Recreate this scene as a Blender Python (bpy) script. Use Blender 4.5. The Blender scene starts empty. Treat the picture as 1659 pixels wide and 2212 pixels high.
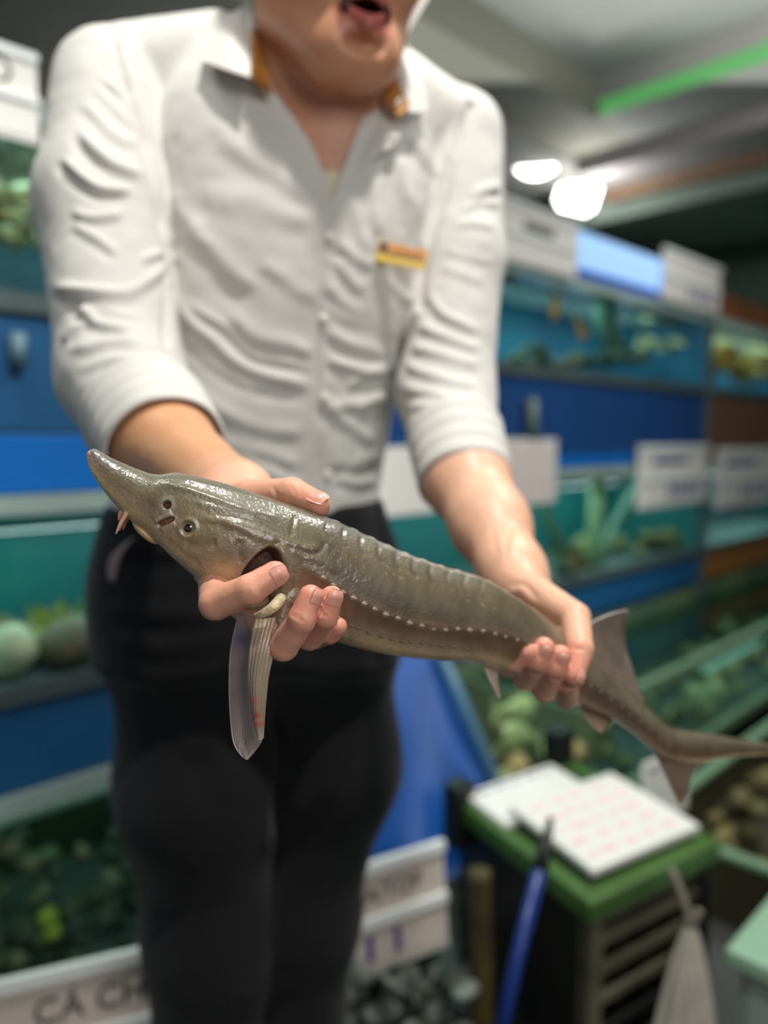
import bpy, bmesh, math, random
import numpy as np
from mathutils import Vector, Matrix
random.seed(7); RNG = np.random.default_rng(7)
sc = bpy.context.scene; COL = sc.collection

# ---------------------------------------------------------------- camera
FPX, CX, CY = 1660.0, 829.5, 1106.0
CAMZ = 1.08
TH = math.atan((1106 - 950) / FPX)
CAM = np.array([0.0, 0.0, CAMZ])
FW = np.array([0, math.cos(TH), -math.sin(TH)]); UPV = np.array([0, math.sin(TH), math.cos(TH)]); RT = np.array([1.0, 0, 0])
cd = bpy.data.cameras.new('camera'); cam = bpy.data.objects.new('camera', cd); COL.objects.link(cam)
cam.location = CAM; cam.rotation_euler = (math.pi / 2 - TH, 0, 0)
cd.sensor_fit = 'HORIZONTAL'; cd.sensor_width = 36.0; cd.lens = 36.0 * FPX / 1659
cd.clip_start = 0.02; cd.clip_end = 60
cd.dof.use_dof = True; cd.dof.focus_distance = 0.405; cd.dof.aperture_fstop = 3.6
sc.camera = cam

# ---------------------------------------------------------------- view, world, room lights and added fills
sc.view_settings.view_transform = 'Standard'; sc.view_settings.look = 'None'
sc.view_settings.gamma = 1.0; sc.view_settings.use_curve_mapping = False
sc.view_settings.exposure = 0.12
w = bpy.data.worlds.new('world'); sc.world = w; w.use_nodes = True
w.node_tree.nodes['Background'].inputs[0].default_value = (0.86, 0.9, 0.95, 1)
w.node_tree.nodes['Background'].inputs[1].default_value = 0.22

def light(name, typ, loc, target, energy, color=(1, 1, 1), size=0.1, size_y=None, spot=None, blend=0.6):
    l = bpy.data.lights.new(name, typ); o = bpy.data.objects.new(name, l); COL.objects.link(o)
    o.location = loc; l.energy = energy; l.color = color
    d = Vector(target) - Vector(loc); o.rotation_euler = d.to_track_quat('-Z', 'Y').to_euler()
    if typ == 'AREA':
        l.size = size
        if size_y: l.shape = 'RECTANGLE'; l.size_y = size_y
    else: l.shadow_soft_size = size
    if typ == 'SPOT': l.spot_size = math.radians(spot or 80); l.spot_blend = blend
    return o
light('ceiling_downlight_key', 'SPOT', (0.22, 0.38, 2.45), (-0.08, 0.68, 1.2), 76, (1.0, 0.97, 0.92), 0.04, spot=95)
light('front_fill_light', 'AREA', (0.85, -1.0, 1.9), (-0.05, 0.6, 1.1), 15, (1.0, 0.97, 0.94), 0.9)  # added unseen fill, brightens hands, fish and shirt from the camera side
light('ceiling_downlight_side', 'SPOT', (0.75, 1.35, 2.45), (-0.05, 0.85, 1.3), 40, (1, 0.98, 0.95), 0.05, spot=100)
light('ceiling_downlight_aisle', 'SPOT', (1.25, 1.4, 2.45), (0.75, 1.9, 0.5), 46, (1, 0.98, 0.95), 0.06, spot=90)
light('ceiling_downlight_far', 'AREA', (1.4, 2.2, 2.42), (1.6, 3.2, 1.0), 10, (1, 0.98, 0.95), 0.3)
light('ceiling_downlight_rack', 'AREA', (-0.65, 0.75, 2.45), (-0.95, 1.25, 1.0), 6, (1, 0.98, 0.95), 0.3)
light('ceiling_cove', 'AREA', (0.5, 1.9, 2.44), (0.5, 1.9, 3.0), 20, (0.98, 1.0, 0.96), 2.4)
light('trough_fill_spot', 'SPOT', (1.55, 2.35, 2.2), (1.25, 2.35, 0.4), 55, (1, 1, 0.94), 0.06, spot=58)  # added unseen spot, only there to brighten the shallow tank
light('hidden_back_fill', 'POINT', (-0.6, 3.3, 2.0), (0, 0, 0), 9, (1, 0.98, 0.93), 0.15)  # added fill hidden behind the person, lifts the dark ceiling and back wall
light('far_room_lamp', 'POINT', (1.02, 3.85, 2.2), (0, 0, 0), 10, (1, 0.99, 0.96), 0.05)

# ---------------------------------------------------------------- helpers
def P(px, py, d):
    return CAM + d * (FW + (px - CX) / FPX * RT - (py - CY) / FPX * UPV)
def PIX(p):
    q = np.asarray(p) - CAM
    d = q @ FW
    return CX + FPX * (q @ RT) / d, CY - FPX * (q @ UPV) / d, d
def lin(c):
    out = []
    for x in c[:3]:
        x = x / 255.0
        out.append(x / 12.92 if x <= 0.04045 else ((x + 0.055) / 1.055) ** 2.4)
    return tuple(out)

MATS = {}
def mat(name, rgb, rough=0.5, spec=0.5, var=0.0, vscale=8.0, bump=0.0, bscale=60.0, metal=0.0, sss=0.0, coat=0.0, attr=None,
        emit=None, estr=0.0, alpha=1.0, rgb2=None, trans=0.0, sheen=0.0, bdist=0.002, coatr=0.08):
    if name in MATS: return MATS[name]
    m = bpy.data.materials.new(name); m.use_nodes = True; nt = m.node_tree; b = nt.nodes['Principled BSDF']
    c = lin(rgb)
    b.inputs['Base Color'].default_value = (*c, 1); b.inputs['Roughness'].default_value = rough
    b.inputs['Specular IOR Level'].default_value = spec; b.inputs['Metallic'].default_value = metal
    b.inputs['Coat Weight'].default_value = coat; b.inputs['Coat Roughness'].default_value = coatr
    b.inputs['Sheen Weight'].default_value = sheen
    b.inputs['Alpha'].default_value = alpha; b.inputs['Transmission Weight'].default_value = trans
    if sss:
        b.inputs['Subsurface Weight'].default_value = sss; b.inputs['Subsurface Radius'].default_value = (1.0, 0.35, 0.2)
        b.inputs['Subsurface Scale'].default_value = 0.006
    if emit: b.inputs['Emission Color'].default_value = (*lin(emit), 1); b.inputs['Emission Strength'].default_value = estr
    tc = nt.nodes.new('ShaderNodeTexCoord')
    col = None
    if attr:
        a = nt.nodes.new('ShaderNodeAttribute'); a.attribute_name = attr; col = a.outputs['Color']
    if var or rgb2:
        n = nt.nodes.new('ShaderNodeTexNoise'); n.inputs['Scale'].default_value = vscale; n.inputs['Detail'].default_value = 4
        nt.links.new(tc.outputs['Object'], n.inputs['Vector'])
        mx = nt.nodes.new('ShaderNodeMix'); mx.data_type = 'RGBA'
        if rgb2:
            r = nt.nodes.new('ShaderNodeMapRange'); r.inputs[1].default_value = 0.38; r.inputs[2].default_value = 0.62
            nt.links.new(n.outputs['Fac'], r.inputs[0]); nt.links.new(r.outputs[0], mx.inputs['Factor'])
            mx.inputs[6].default_value = (*c, 1); mx.inputs[7].default_value = (*lin(rgb2), 1)
        else:
            mx.blend_type = 'MULTIPLY'; mx.inputs['Factor'].default_value = 1.0
            r = nt.nodes.new('ShaderNodeMapRange'); r.inputs[1].default_value = 0.3; r.inputs[2].default_value = 0.7
            r.inputs[3].default_value = 1 - var; r.inputs[4].default_value = 1 + var
            nt.links.new(n.outputs['Fac'], r.inputs[0])
            cb = nt.nodes.new('ShaderNodeCombineColor')
            for i in range(3): nt.links.new(r.outputs[0], cb.inputs[i])
            nt.links.new(cb.outputs[0], mx.inputs[7])
            if col: nt.links.new(col, mx.inputs[6])
            else: mx.inputs[6].default_value = (*c, 1)
        col = mx.outputs[2]
    if col: nt.links.new(col, b.inputs['Base Color'])
    if bump:
        n2 = nt.nodes.new('ShaderNodeTexNoise'); n2.inputs['Scale'].default_value = bscale; n2.inputs['Detail'].default_value = 3
        nt.links.new(tc.outputs['Object'], n2.inputs['Vector'])
        bp = nt.nodes.new('ShaderNodeBump'); bp.inputs['Strength'].default_value = bump; bp.inputs['Distance'].default_value = bdist
        nt.links.new(n2.outputs['Fac'], bp.inputs['Height']); nt.links.new(bp.outputs[0], b.inputs['Normal'])
        if coat: nt.links.new(bp.outputs[0], b.inputs['Coat Normal'])
    MATS[name] = m
    return m

def glassmat(name, tint, fac=0.9, rough=0.02):
    if name in MATS: return MATS[name]
    m = bpy.data.materials.new(name); m.use_nodes = True; nt = m.node_tree
    nt.nodes.remove(nt.nodes['Principled BSDF'])
    out = nt.nodes['Material Output']; t = nt.nodes.new('ShaderNodeBsdfTransparent'); g = nt.nodes.new('ShaderNodeBsdfGlossy')
    t.inputs[0].default_value = (*lin(tint), 1); g.inputs['Roughness'].default_value = rough
    lw = nt.nodes.new('ShaderNodeLayerWeight'); lw.inputs[0].default_value = 0.5
    pw = nt.nodes.new('ShaderNodeMath'); pw.operation = 'POWER'; nt.links.new(lw.outputs['Facing'], pw.inputs[0]); pw.inputs[1].default_value = 5
    fr = nt.nodes.new('ShaderNodeMath'); fr.operation = 'MULTIPLY_ADD'; nt.links.new(pw.outputs[0], fr.inputs[0]); fr.inputs[1].default_value = 0.7; fr.inputs[2].default_value = 0.025
    mx = nt.nodes.new('ShaderNodeMixShader'); nt.links.new(fr.outputs[0], mx.inputs[0])
    nt.links.new(t.outputs[0], mx.inputs[1]); nt.links.new(g.outputs[0], mx.inputs[2]); nt.links.new(mx.outputs[0], out.inputs[0])
    MATS[name] = m
    return m

def fastmesh(name, V, F, smooth=True, col=None):
    me = bpy.data.meshes.new(name); V = np.asarray(V, np.float32); F = np.asarray(F, np.int32); k = F.shape[1]
    me.vertices.add(len(V)); me.vertices.foreach_set('co', V.ravel())
    me.loops.add(F.size); me.loops.foreach_set('vertex_index', F.ravel())
    me.polygons.add(len(F)); me.polygons.foreach_set('loop_start', np.arange(0, F.size, k, dtype=np.int32))
    me.polygons.foreach_set('use_smooth', np.full(len(F), smooth))
    me.update(calc_edges=True)
    if col is not None:
        a = me.color_attributes.new('Col', 'FLOAT_COLOR', 'POINT')
        c4 = np.ones((len(V), 4), np.float32); c4[:, :3] = col; a.data.foreach_set('color', c4.ravel())
    me.validate()
    return me

def place(name, me, m, parent=None, loc=None):
    o = bpy.data.objects.new(name, me); COL.objects.link(o)
    if m is not None and len(me.materials) == 0: me.materials.append(m)
    if parent is not None: o.parent = parent
    if loc is not None: o.location = loc
    return o
def tag(o, label=None, cat=None, group=None, kind=None):
    if label: o['label'] = label
    if cat: o['category'] = cat
    if group: o['group'] = group
    if kind: o['kind'] = kind
    return o
def empty(name, loc=(0, 0, 0)):
    o = bpy.data.objects.new(name, None); COL.objects.link(o); o.empty_display_size = 0.05
    return o
def bm_obj(name, bm, m, parent=None, smooth=False):
    me = bpy.data.meshes.new(name); bm.normal_update(); bm.to_mesh(me); bm.free()
    if smooth: me.polygons.foreach_set('use_smooth', np.full(len(me.polygons), True))
    return place(name, me, m, parent)
def bm_box(bm, corners):
    """corners: 8 points, bottom 4 ccw then top 4 ccw"""
    v = [bm.verts.new(tuple(c)) for c in corners]
    for f in ((3, 2, 1, 0), (4, 5, 6, 7), (0, 1, 5, 4), (1, 2, 6, 5), (2, 3, 7, 6), (3, 0, 4, 7)):
        bm.faces.new([v[i] for i in f])
    return v
def obox(name, c, ex, ey, ez, m, parent=None, bevel=0.0):
    """oriented box: centre and three half-extent vectors"""
    c, ex, ey, ez = map(lambda a: np.asarray(a, float), (c, ex, ey, ez))
    bm = bmesh.new()
    bm_box(bm, [c - ex - ey - ez, c + ex - ey - ez, c + ex + ey - ez, c - ex + ey - ez, c - ex - ey + ez, c + ex - ey + ez, c + ex + ey + ez, c - ex + ey + ez])
    bmesh.ops.recalc_face_normals(bm, faces=bm.faces)
    if bevel: bmesh.ops.bevel(bm, geom=list(bm.edges), offset=bevel, segments=2, affect='EDGES', profile=0.6)
    return bm_obj(name, bm, m, parent)
def smooth_path(pts, n):
    pts = np.asarray(pts, float); k = len(pts)
    t = np.linspace(0, k - 1, n); i = np.clip(t.astype(int), 0, k - 2); f = (t - i)[:, None]
    p0 = pts[np.clip(i - 1, 0, k - 1)]; p1 = pts[i]; p2 = pts[i + 1]; p3 = pts[np.clip(i + 2, 0, k - 1)]
    return 0.5 * (2 * p1 + (p2 - p0) * f + (2 * p0 - 5 * p1 + 4 * p2 - p3) * f ** 2 + (3 * p1 - p0 - 3 * p2 + p3) * f ** 3)
def tube_mesh(pts, r, seg=12, n=None, name='tube', close=True):
    pts = np.asarray(pts, float)
    r = np.asarray(r, float) if np.ndim(r) else np.full(len(pts), r)
    if n:
        r = smooth_path(r[:, None], n)[:, 0]; pts = smooth_path(pts, n)
    T = np.gradient(pts, axis=0); T /= np.linalg.norm(T, axis=1)[:, None] + 1e-12
    ref = np.array([0.3, 0.5, 0.81]); V = []
    a = np.linspace(0, 2 * math.pi, seg, endpoint=False)
    for p, t, rr in zip(pts, T, r):
        e1 = np.cross(t, ref); e1 /= np.linalg.norm(e1); e2 = np.cross(t, e1)
        V.append(p + rr * (np.cos(a)[:, None] * e1 + np.sin(a)[:, None] * e2))
    m = len(pts); V = np.concatenate(V + [pts[:1], pts[-1:]]); F = []
    for i in range(m - 1):
        for j in range(seg):
            F.append((i * seg + j, (i + 1) * seg + j, (i + 1) * seg + (j + 1) % seg, i * seg + (j + 1) % seg))
    if close:
        for j in range(seg):
            F.append((m * seg, j, (j + 1) % seg, m * seg)); F.append((m * seg + 1, (m - 1) * seg + (j + 1) % seg, (m - 1) * seg + j, m * seg + 1))
    me = bpy.data.meshes.new(name)
    me.from_pydata([tuple(v) for v in V], [], [tuple(dict.fromkeys(f)) for f in F]); me.polygons.foreach_set('use_smooth', np.full(len(me.polygons), True)); me.update()
    return me
def tube(name, pts, r, m, parent=None, seg=12, n=None):
    return place(name, tube_mesh(pts, r, seg, n, name), m, parent)
def grid_mesh(G, name='grid', thick=0.0, smooth=True, col=None):
    """G: (a,b,3) points; with thick the sheet becomes a closed slab"""
    a, b, _ = G.shape; idx = np.arange(a * b).reshape(a, b)
    Q = np.stack([idx[:-1, :-1], idx[1:, :-1], idx[1:, 1:], idx[:-1, 1:]], -1).reshape(-1, 4)
    V = G.reshape(-1, 3)
    if thick:
        du = np.gradient(G, axis=0); dv = np.gradient(G, axis=1); N = np.cross(du, dv); N /= np.linalg.norm(N, axis=2, keepdims=True) + 1e-12
        th = thick if np.ndim(thick) == 0 else np.asarray(thick)[..., None]
        V = np.concatenate([(G + N * th / 2).reshape(-1, 3), (G - N * th / 2).reshape(-1, 3)]); o = a * b
        e = np.concatenate([idx[0, :], idx[1:, -1], idx[-1, -2::-1], idx[-2:0:-1, 0]]); e2 = np.roll(e, -1)
        Q = np.concatenate([Q, Q[:, ::-1] + o, np.stack([e2, e, e + o, e2 + o], -1)])
        if col is not None: col = np.concatenate([col.reshape(-1, 3)] * 2)
    elif col is not None: col = col.reshape(-1, 3)
    return fastmesh(name, V, Q, smooth, col)

# ---------------------------------------------------------------- distance-field modelling
def rcone(p, a, b, r1, r2):
    a = np.asarray(a, np.float32); ba = np.asarray(b, np.float32) - a; pa = p - a
    h = np.clip(pa @ ba / (ba @ ba), 0, 1)
    return np.linalg.norm(pa - h[:, None] * ba, axis=1) - (r1 + (r2 - r1) * h)
def ell(p, c, r, R=None):
    q = p - np.asarray(c, np.float32)
    if R is not None: q = q @ np.asarray(R, np.float32)
    r = np.asarray(r, np.float32); k0 = np.linalg.norm(q / r, axis=1); k1 = np.linalg.norm(q / r ** 2, axis=1) + 1e-9
    return k0 * (k0 - 1) / k1
def smin(a, b, k):
    h = np.maximum(k - np.abs(a - b), 0) / k
    return np.minimum(a, b) - h * h * k * 0.25
def smax(a, b, k): return -smin(-a, -b, k)
def chain(p, pts, rs, k=0.004):
    d = rcone(p, pts[0], pts[1], rs[0], rs[1])
    for i in range(1, len(pts) - 1): d = smin(d, rcone(p, pts[i], pts[i + 1], rs[i], rs[i + 1]), k)
    return d
def surfnet(f, lo, hi, h, B=12, slack=1.25):
    lo = np.asarray(lo, float); hi = np.asarray(hi, float); nb = np.ceil((hi - lo) / (h * B)).astype(int)
    N = nb * B + 2
    bi = np.stack(np.meshgrid(*[np.arange(k) for k in nb], indexing='ij'), -1).reshape(-1, 3)
    c = lo + (bi + 0.5) * B * h
    d = f(c.astype(np.float32)); bi = bi[np.abs(d) < 0.87 * B * h * slack]
    g = np.stack(np.meshgrid(*[np.arange(B + 1)] * 3, indexing='ij'), -1).reshape(-1, 3)
    VS, IDS, QS = [], [], []
    cor = np.array([(i, j, k) for i in (0, 1) for j in (0, 1) for k in (0, 1)])
    edges = [(0, 1), (2, 3), (4, 5), (6, 7), (0, 2), (1, 3), (4, 6), (5, 7), (0, 4), (1, 5), (2, 6), (3, 7)]
    def cid(ijk): return (ijk[..., 0].astype(np.int64) * N[1] + ijk[..., 1]) * N[2] + ijk[..., 2]
    for s in range(0, len(bi), 160):
        bb = bi[s:s + 160] * B
        pts = (lo + (bb[:, None, :] + g[None]) * h).astype(np.float32)
        val = f(pts.reshape(-1, 3)).reshape(len(bb), B + 1, B + 1, B + 1)
        sg = val < 0
        cnt = sum(sg[:, i:B + i, j:B + j, k:B + k].astype(np.int8) for i, j, k in cor)
        act = np.argwhere((cnt > 0) & (cnt < 8))
        if len(act) == 0: continue
        b0 = act[:, 0]; ijk = act[:, 1:]
        cv = np.stack([val[b0, ijk[:, 0] + i, ijk[:, 1] + j, ijk[:, 2] + k] for i, j, k in cor], 1)
        acc = np.zeros((len(act), 3)); n = np.zeros(len(act))
        for a, b in edges:
            va, vb = cv[:, a], cv[:, b]; mk = (va < 0) != (vb < 0)
            t = np.where(mk, va / np.where(mk, va - vb, 1), 0)
            acc += np.where(mk[:, None], cor[a] + t[:, None] * (cor[b] - cor[a]), 0); n += mk
        gi = bb[b0] + ijk
        VS.append(lo + (gi + acc / n[:, None]) * h); IDS.append(cid(gi))
        for ax in range(3):
            sl0 = [slice(None)] + [slice(0, B)] * 3; sl1 = list(sl0); sl1[ax + 1] = slice(1, B + 1)
            e0 = sg[tuple(sl0)]; e1 = sg[tuple(sl1)]; ch = np.argwhere(e0 != e1)
            if len(ch) == 0: continue
            node = bb[ch[:, 0]] + ch[:, 1:]; ins = e0[tuple(ch.T)]
            u, v = [(1, 2), (2, 0), (0, 1)][ax]
            du = np.zeros(3, int); du[u] = 1; dv = np.zeros(3, int); dv[v] = 1
            q = np.stack([node - du - dv, node - dv, node, node - du], 1)
            ok = (q >= 0).all(axis=(1, 2)); q = cid(q)
            q[~ins] = q[~ins][:, ::-1]
            QS.append(q[ok])
    V = np.concatenate(VS); I = np.concatenate(IDS); Q = np.concatenate(QS)
    o = np.argsort(I); Is = I[o]; V = V[o]
    p = np.searchsorted(Is, Q); p = np.clip(p, 0, len(Is) - 1); ok = (Is[p] == Q).all(1)
    return V, p[ok].astype(np.int32)
def grad(f, V, e=0.0008):
    V = V.astype(np.float32); g = np.zeros_like(V)
    for i in range(3):
        dv = np.zeros(3, np.float32); dv[i] = e; g[:, i] = f(V + dv) - f(V - dv)
    return g / (np.linalg.norm(g, axis=1)[:, None] + 1e-9)
def compact(V, F):
    u, inv = np.unique(F.ravel(), return_inverse=True)
    return V[u], inv.reshape(F.shape).astype(np.int32), u
def in_poly(x, y, poly):
    poly = np.asarray(poly, float); r = np.zeros(len(x), bool); j = len(poly) - 1
    for i in range(len(poly)):
        xi, yi = poly[i]; xj, yj = poly[j]
        c = ((yi > y) != (yj > y)) & (x < (xj - xi) * (y - yi) / (yj - yi + 1e-9) + xi)
        r ^= c; j = i
    return r
def poly_dist(x, y, pts, smoothn=0):
    """distance, signed side (+ below), and 0..1 position along a polyline drawn on the front view"""
    pts = np.asarray(pts, float)
    if len(pts) > 2: pts = smooth_path(pts, len(pts) * 5)
    L = np.linalg.norm(np.diff(pts, axis=0), axis=1); cum = np.concatenate([[0], np.cumsum(L)])
    best = np.full(len(x), 1e9); side = np.zeros(len(x)); tt = np.zeros(len(x))
    for i in range(len(pts) - 1):
        a = pts[i]; ab = pts[i + 1] - a
        h = np.clip(((x - a[0]) * ab[0] + (y - a[1]) * ab[1]) / (ab @ ab), 0, 1)
        dx = x - a[0] - h * ab[0]; dy = y - a[1] - h * ab[1]; dd = np.hypot(dx, dy)
        mk = dd < best; best = np.where(mk, dd, best)
        side = np.where(mk, np.sign(ab[0] * dy - ab[1] * dx), side); tt = np.where(mk, (cum[i] + h * L[i]) / cum[-1], tt)
    return best, side, tt
def folds(V, N, spec, warp=0.0):
    """cloth folds: ridges with a hollow beside them, raised along the surface normal on the front"""
    px, py, d = PIX(V); out = np.zeros(len(V))
    px = px + warp * vnoise(V, 22, 101); py = py + warp * vnoise(V, 22, 103); mod = 1 + 2.2 * (warp > 0) * vnoise(V, 14, 105)
    face = np.clip(-(N * ((V - CAM) / np.linalg.norm(V - CAM, axis=1)[:, None])).sum(1) * 2.0, 0, 1)
    for pts, amp, wd in spec:
        a = np.asarray(pts, float); R = 4 * wd
        sel = np.where((px > a[:, 0].min() - R) & (px < a[:, 0].max() + R) & (py > a[:, 1].min() - R) & (py < a[:, 1].max() + R))[0]
        if len(sel) == 0: continue
        dd, sd, t = poly_dist(px[sel], py[sel], pts)
        tp = np.clip(np.minimum(t, 1 - t) * 5, 0, 1); tp = tp * tp * (3 - 2 * tp)
        s = dd * sd
        out[sel] += amp * tp * (np.exp(-(s / wd) ** 2) - 0.55 * np.exp(-((s - 1.7 * wd) / (1.1 * wd)) ** 2))
    return out * face * np.clip(mod, .15, 2)
def vnoise(p, s, seed=0):
    """smooth value noise"""
    r = np.random.default_rng(seed); T = r.random((32, 32, 32)).astype(np.float32)
    q = np.asarray(p) * s; i = np.floor(q).astype(int); f = q - i; f = f * f * (3 - 2 * f); out = 0
    for a in (0, 1):
        for b in (0, 1):
            for c in (0, 1):
                out = out + T[(i[:, 0] + a) & 31, (i[:, 1] + b) & 31, (i[:, 2] + c) & 31] * np.where(a, f[:, 0], 1 - f[:, 0]) * np.where(b, f[:, 1], 1 - f[:, 1]) * np.where(c, f[:, 2], 1 - f[:, 2])
    return out - 0.5

# ================================================================ SETTING
S2 = math.sqrt(0.5)
UD = np.array([S2, S2, 0]); ND = np.array([S2, -S2, 0]); WO = np.array([0, 2.0, 0]); ZD = np.array([0, 0, 1.0])
def W(u, v, z): return WO + u * UD + v * ND + z * ZD
def wallpt(px, py, v=0.0):
    """where the sight line of a photo point meets the vertical plane v of the tank rack"""
    r = FW + (px - CX) / FPX * RT - (py - CY) / FPX * UPV
    k = ((WO + v * ND - CAM) @ ND) / (r @ ND); p = CAM + k * r
    return float((p - WO) @ UD), float(p[2])
def wbox(name, u0, u1, v0, v1, z0, z1, m, parent=None, bevel=0.0):
    return obox(name, W((u0 + u1) / 2, (v0 + v1) / 2, (z0 + z1) / 2), UD * (u1 - u0) / 2, ND * (v1 - v0) / 2, ZD * (z1 - z0) / 2, m, parent, bevel)
def text(s, size, o, ex, ez, m, parent, extr=0.0006, name='lettering'):
    cu = bpy.data.curves.new('t', 'FONT'); cu.body = s; cu.size = size; cu.extrude = extr; cu.align_x = 'CENTER'; cu.align_y = 'CENTER'; cu.resolution_u = 3
    to = bpy.data.objects.new('t', cu); COL.objects.link(to)
    dg = bpy.context.evaluated_depsgraph_get(); me = bpy.data.meshes.new_from_object(to.evaluated_get(dg)); me.name = name
    bpy.data.objects.remove(to); bpy.data.curves.remove(cu)
    ex = np.asarray(ex) / np.linalg.norm(ex); ez = np.asarray(ez) / np.linalg.norm(ez); n = np.cross(ex, ez)
    M = Matrix(((ex[0], ez[0], n[0], o[0]), (ex[1], ez[1], n[1], o[1]), (ex[2], ez[2], n[2], o[2]), (0, 0, 0, 1)))
    me.transform(M)
    return place(name, me, m, parent)

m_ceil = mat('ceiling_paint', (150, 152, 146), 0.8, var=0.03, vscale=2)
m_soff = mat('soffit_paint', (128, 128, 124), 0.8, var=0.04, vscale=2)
m_brown = mat('brown_trim', (92, 70, 48), 0.6, var=0.1)
m_dark = mat('dark_green_wall', (78, 96, 84), 0.8, var=0.08, vscale=1.5)
m_floor = mat('wet_floor_tile', (70, 72, 70), 0.35, var=0.15, vscale=5)
m_led = mat('green_led_glow', (60, 100, 62), 0.5, emit=(84, 170, 90), estr=0.6)
m_lamp = mat('lamp_white_glow', (255, 255, 255), 0.5, emit=(255, 255, 250), estr=9.0)
m_lampw = mat('lamp_warm_glow', (255, 250, 200), 0.5, emit=(255, 246, 180), estr=2.2)

# floor with large square tiles receding
fl = tag(obox('floor', (0.5, 2.5, -0.02), (4.5, 0, 0), (0, 4.5, 0), (0, 0, 0.02), m_floor), kind='structure')
# ceiling: a light recess bounded by a lower soffit whose corner lies beyond the tanks
CORN = np.array([0.91, 3.44]); ZS = 2.45
def cpt(a, b, z):  # a along the rack direction, b towards the room
    q = CORN + a * UD[:2] + b * ND[:2]; return np.array([q[0], q[1], z])
def cbox(name, a0, a1, b0, b1, z0, z1, m, parent=None):
    return obox(name, cpt((a0 + a1) / 2, (b0 + b1) / 2, (z0 + z1) / 2), UD * (a1 - a0) / 2, ND * (b1 - b0) / 2, ZD * (z1 - z0) / 2, m, parent)
ce = tag(cbox('ceiling', -6, 6, -4, 6, 2.62, 2.68, m_ceil), kind='structure')
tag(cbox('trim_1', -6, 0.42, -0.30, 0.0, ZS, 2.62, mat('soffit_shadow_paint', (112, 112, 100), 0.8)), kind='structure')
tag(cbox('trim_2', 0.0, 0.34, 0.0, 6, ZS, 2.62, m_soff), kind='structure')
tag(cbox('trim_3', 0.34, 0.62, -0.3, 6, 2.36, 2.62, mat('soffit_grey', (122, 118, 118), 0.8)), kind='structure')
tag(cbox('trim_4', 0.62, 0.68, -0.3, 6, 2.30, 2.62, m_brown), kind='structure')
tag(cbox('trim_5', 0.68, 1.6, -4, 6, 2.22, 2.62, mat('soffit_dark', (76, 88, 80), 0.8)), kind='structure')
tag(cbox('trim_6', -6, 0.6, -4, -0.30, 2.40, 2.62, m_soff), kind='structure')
tag(cbox('trim_7', -6, -2.2, -0.05, 0.10, 2.36, ZS, m_brown), kind='structure')
led = tag(cbox('led_strip', -0.015, 0.0, 0.02, 3.2, 2.455, 2.515, m_led), 'glowing green light strip along the edge of the ceiling recess', 'light strip')
led2 = tag(cbox('led_strip', -2.9, -2.2, 0.0, 0.012, 2.50, 2.60, m_led), 'short green light strip on the ceiling edge above the white collar', 'light strip')
tag(obox('wall_back', W(1.5, -2.2, 1.3), UD * 4.5, ND * 0.04, ZD * 1.35, m_dark), kind='structure')
tag(obox('wall_right', W(4.1, 0.5, 1.3), UD * 0.04, ND * 2.7, ZD * 1.35, m_dark), kind='structure')

def lamp(label, px, py, d, r, square, m, tilt):
    e = tag(empty('ceiling_lamp'), label, 'lamp'); c = P(px, py, d)
    n = -(c - CAM) / np.linalg.norm(c - CAM); n = n * (1 - tilt) - ZD * tilt; n /= np.linalg.norm(n)
    ex = np.cross(n, ZD); ex /= np.linalg.norm(ex); ey = np.cross(ex, n)
    ex, ey = ex * math.cos(0.3) + ey * math.sin(0.3), ey * math.cos(0.3) - ex * math.sin(0.3)
    bm = bmesh.new(); k = 4 if square else 24
    for rr, z0, z1, nm in ((1.0, 0.0, 0.012, 0),):
        a = [math.pi / 4 + 2 * math.pi * i / k for i in range(k)]
        lo = [bm.verts.new(tuple(c + r * (math.cos(t) * ex + math.sin(t) * ey) * 1.15 - n * 0.035)) for t in a]
        hi = [bm.verts.new(tuple(c + r * (math.cos(t) * ex + math.sin(t) * ey))) for t in a]
        bm.faces.new(hi)
        for i in range(k): bm.faces.new((lo[i], lo[(i + 1) % k], hi[(i + 1) % k], hi[i]))
    bmesh.ops.bevel(bm, geom=[ed for ed in bm.edges], offset=r * (0.2 if square else 0.02), segments=3, affect='EDGES')
    bm_obj('diffuser', bm, m, e)
    tube('housing', [c - n * 0.036, c - n * 0.07], [r * 1.1, r * 0.8], m_soff, e, 20)
    top = c - n * 0.07; up = top.copy(); up[2] = 2.62
    tube('rod', [top, up], 0.01, m_soff, e, 8)
    return e
lamp('bright square white lamp hanging lower on the ceiling', 1250, 416, 4.0, 0.125, True, m_lamp, 0.15)
lamp('bright oval white lamp beside the shoulder', 1158, 345, 3.7, 0.105, False, m_lamp, 0.55)
lamp('small yellowish lamp tucked below the oval white lamp', 1112, 372, 3.9, 0.055, False, m_lampw, 0.5)

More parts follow.
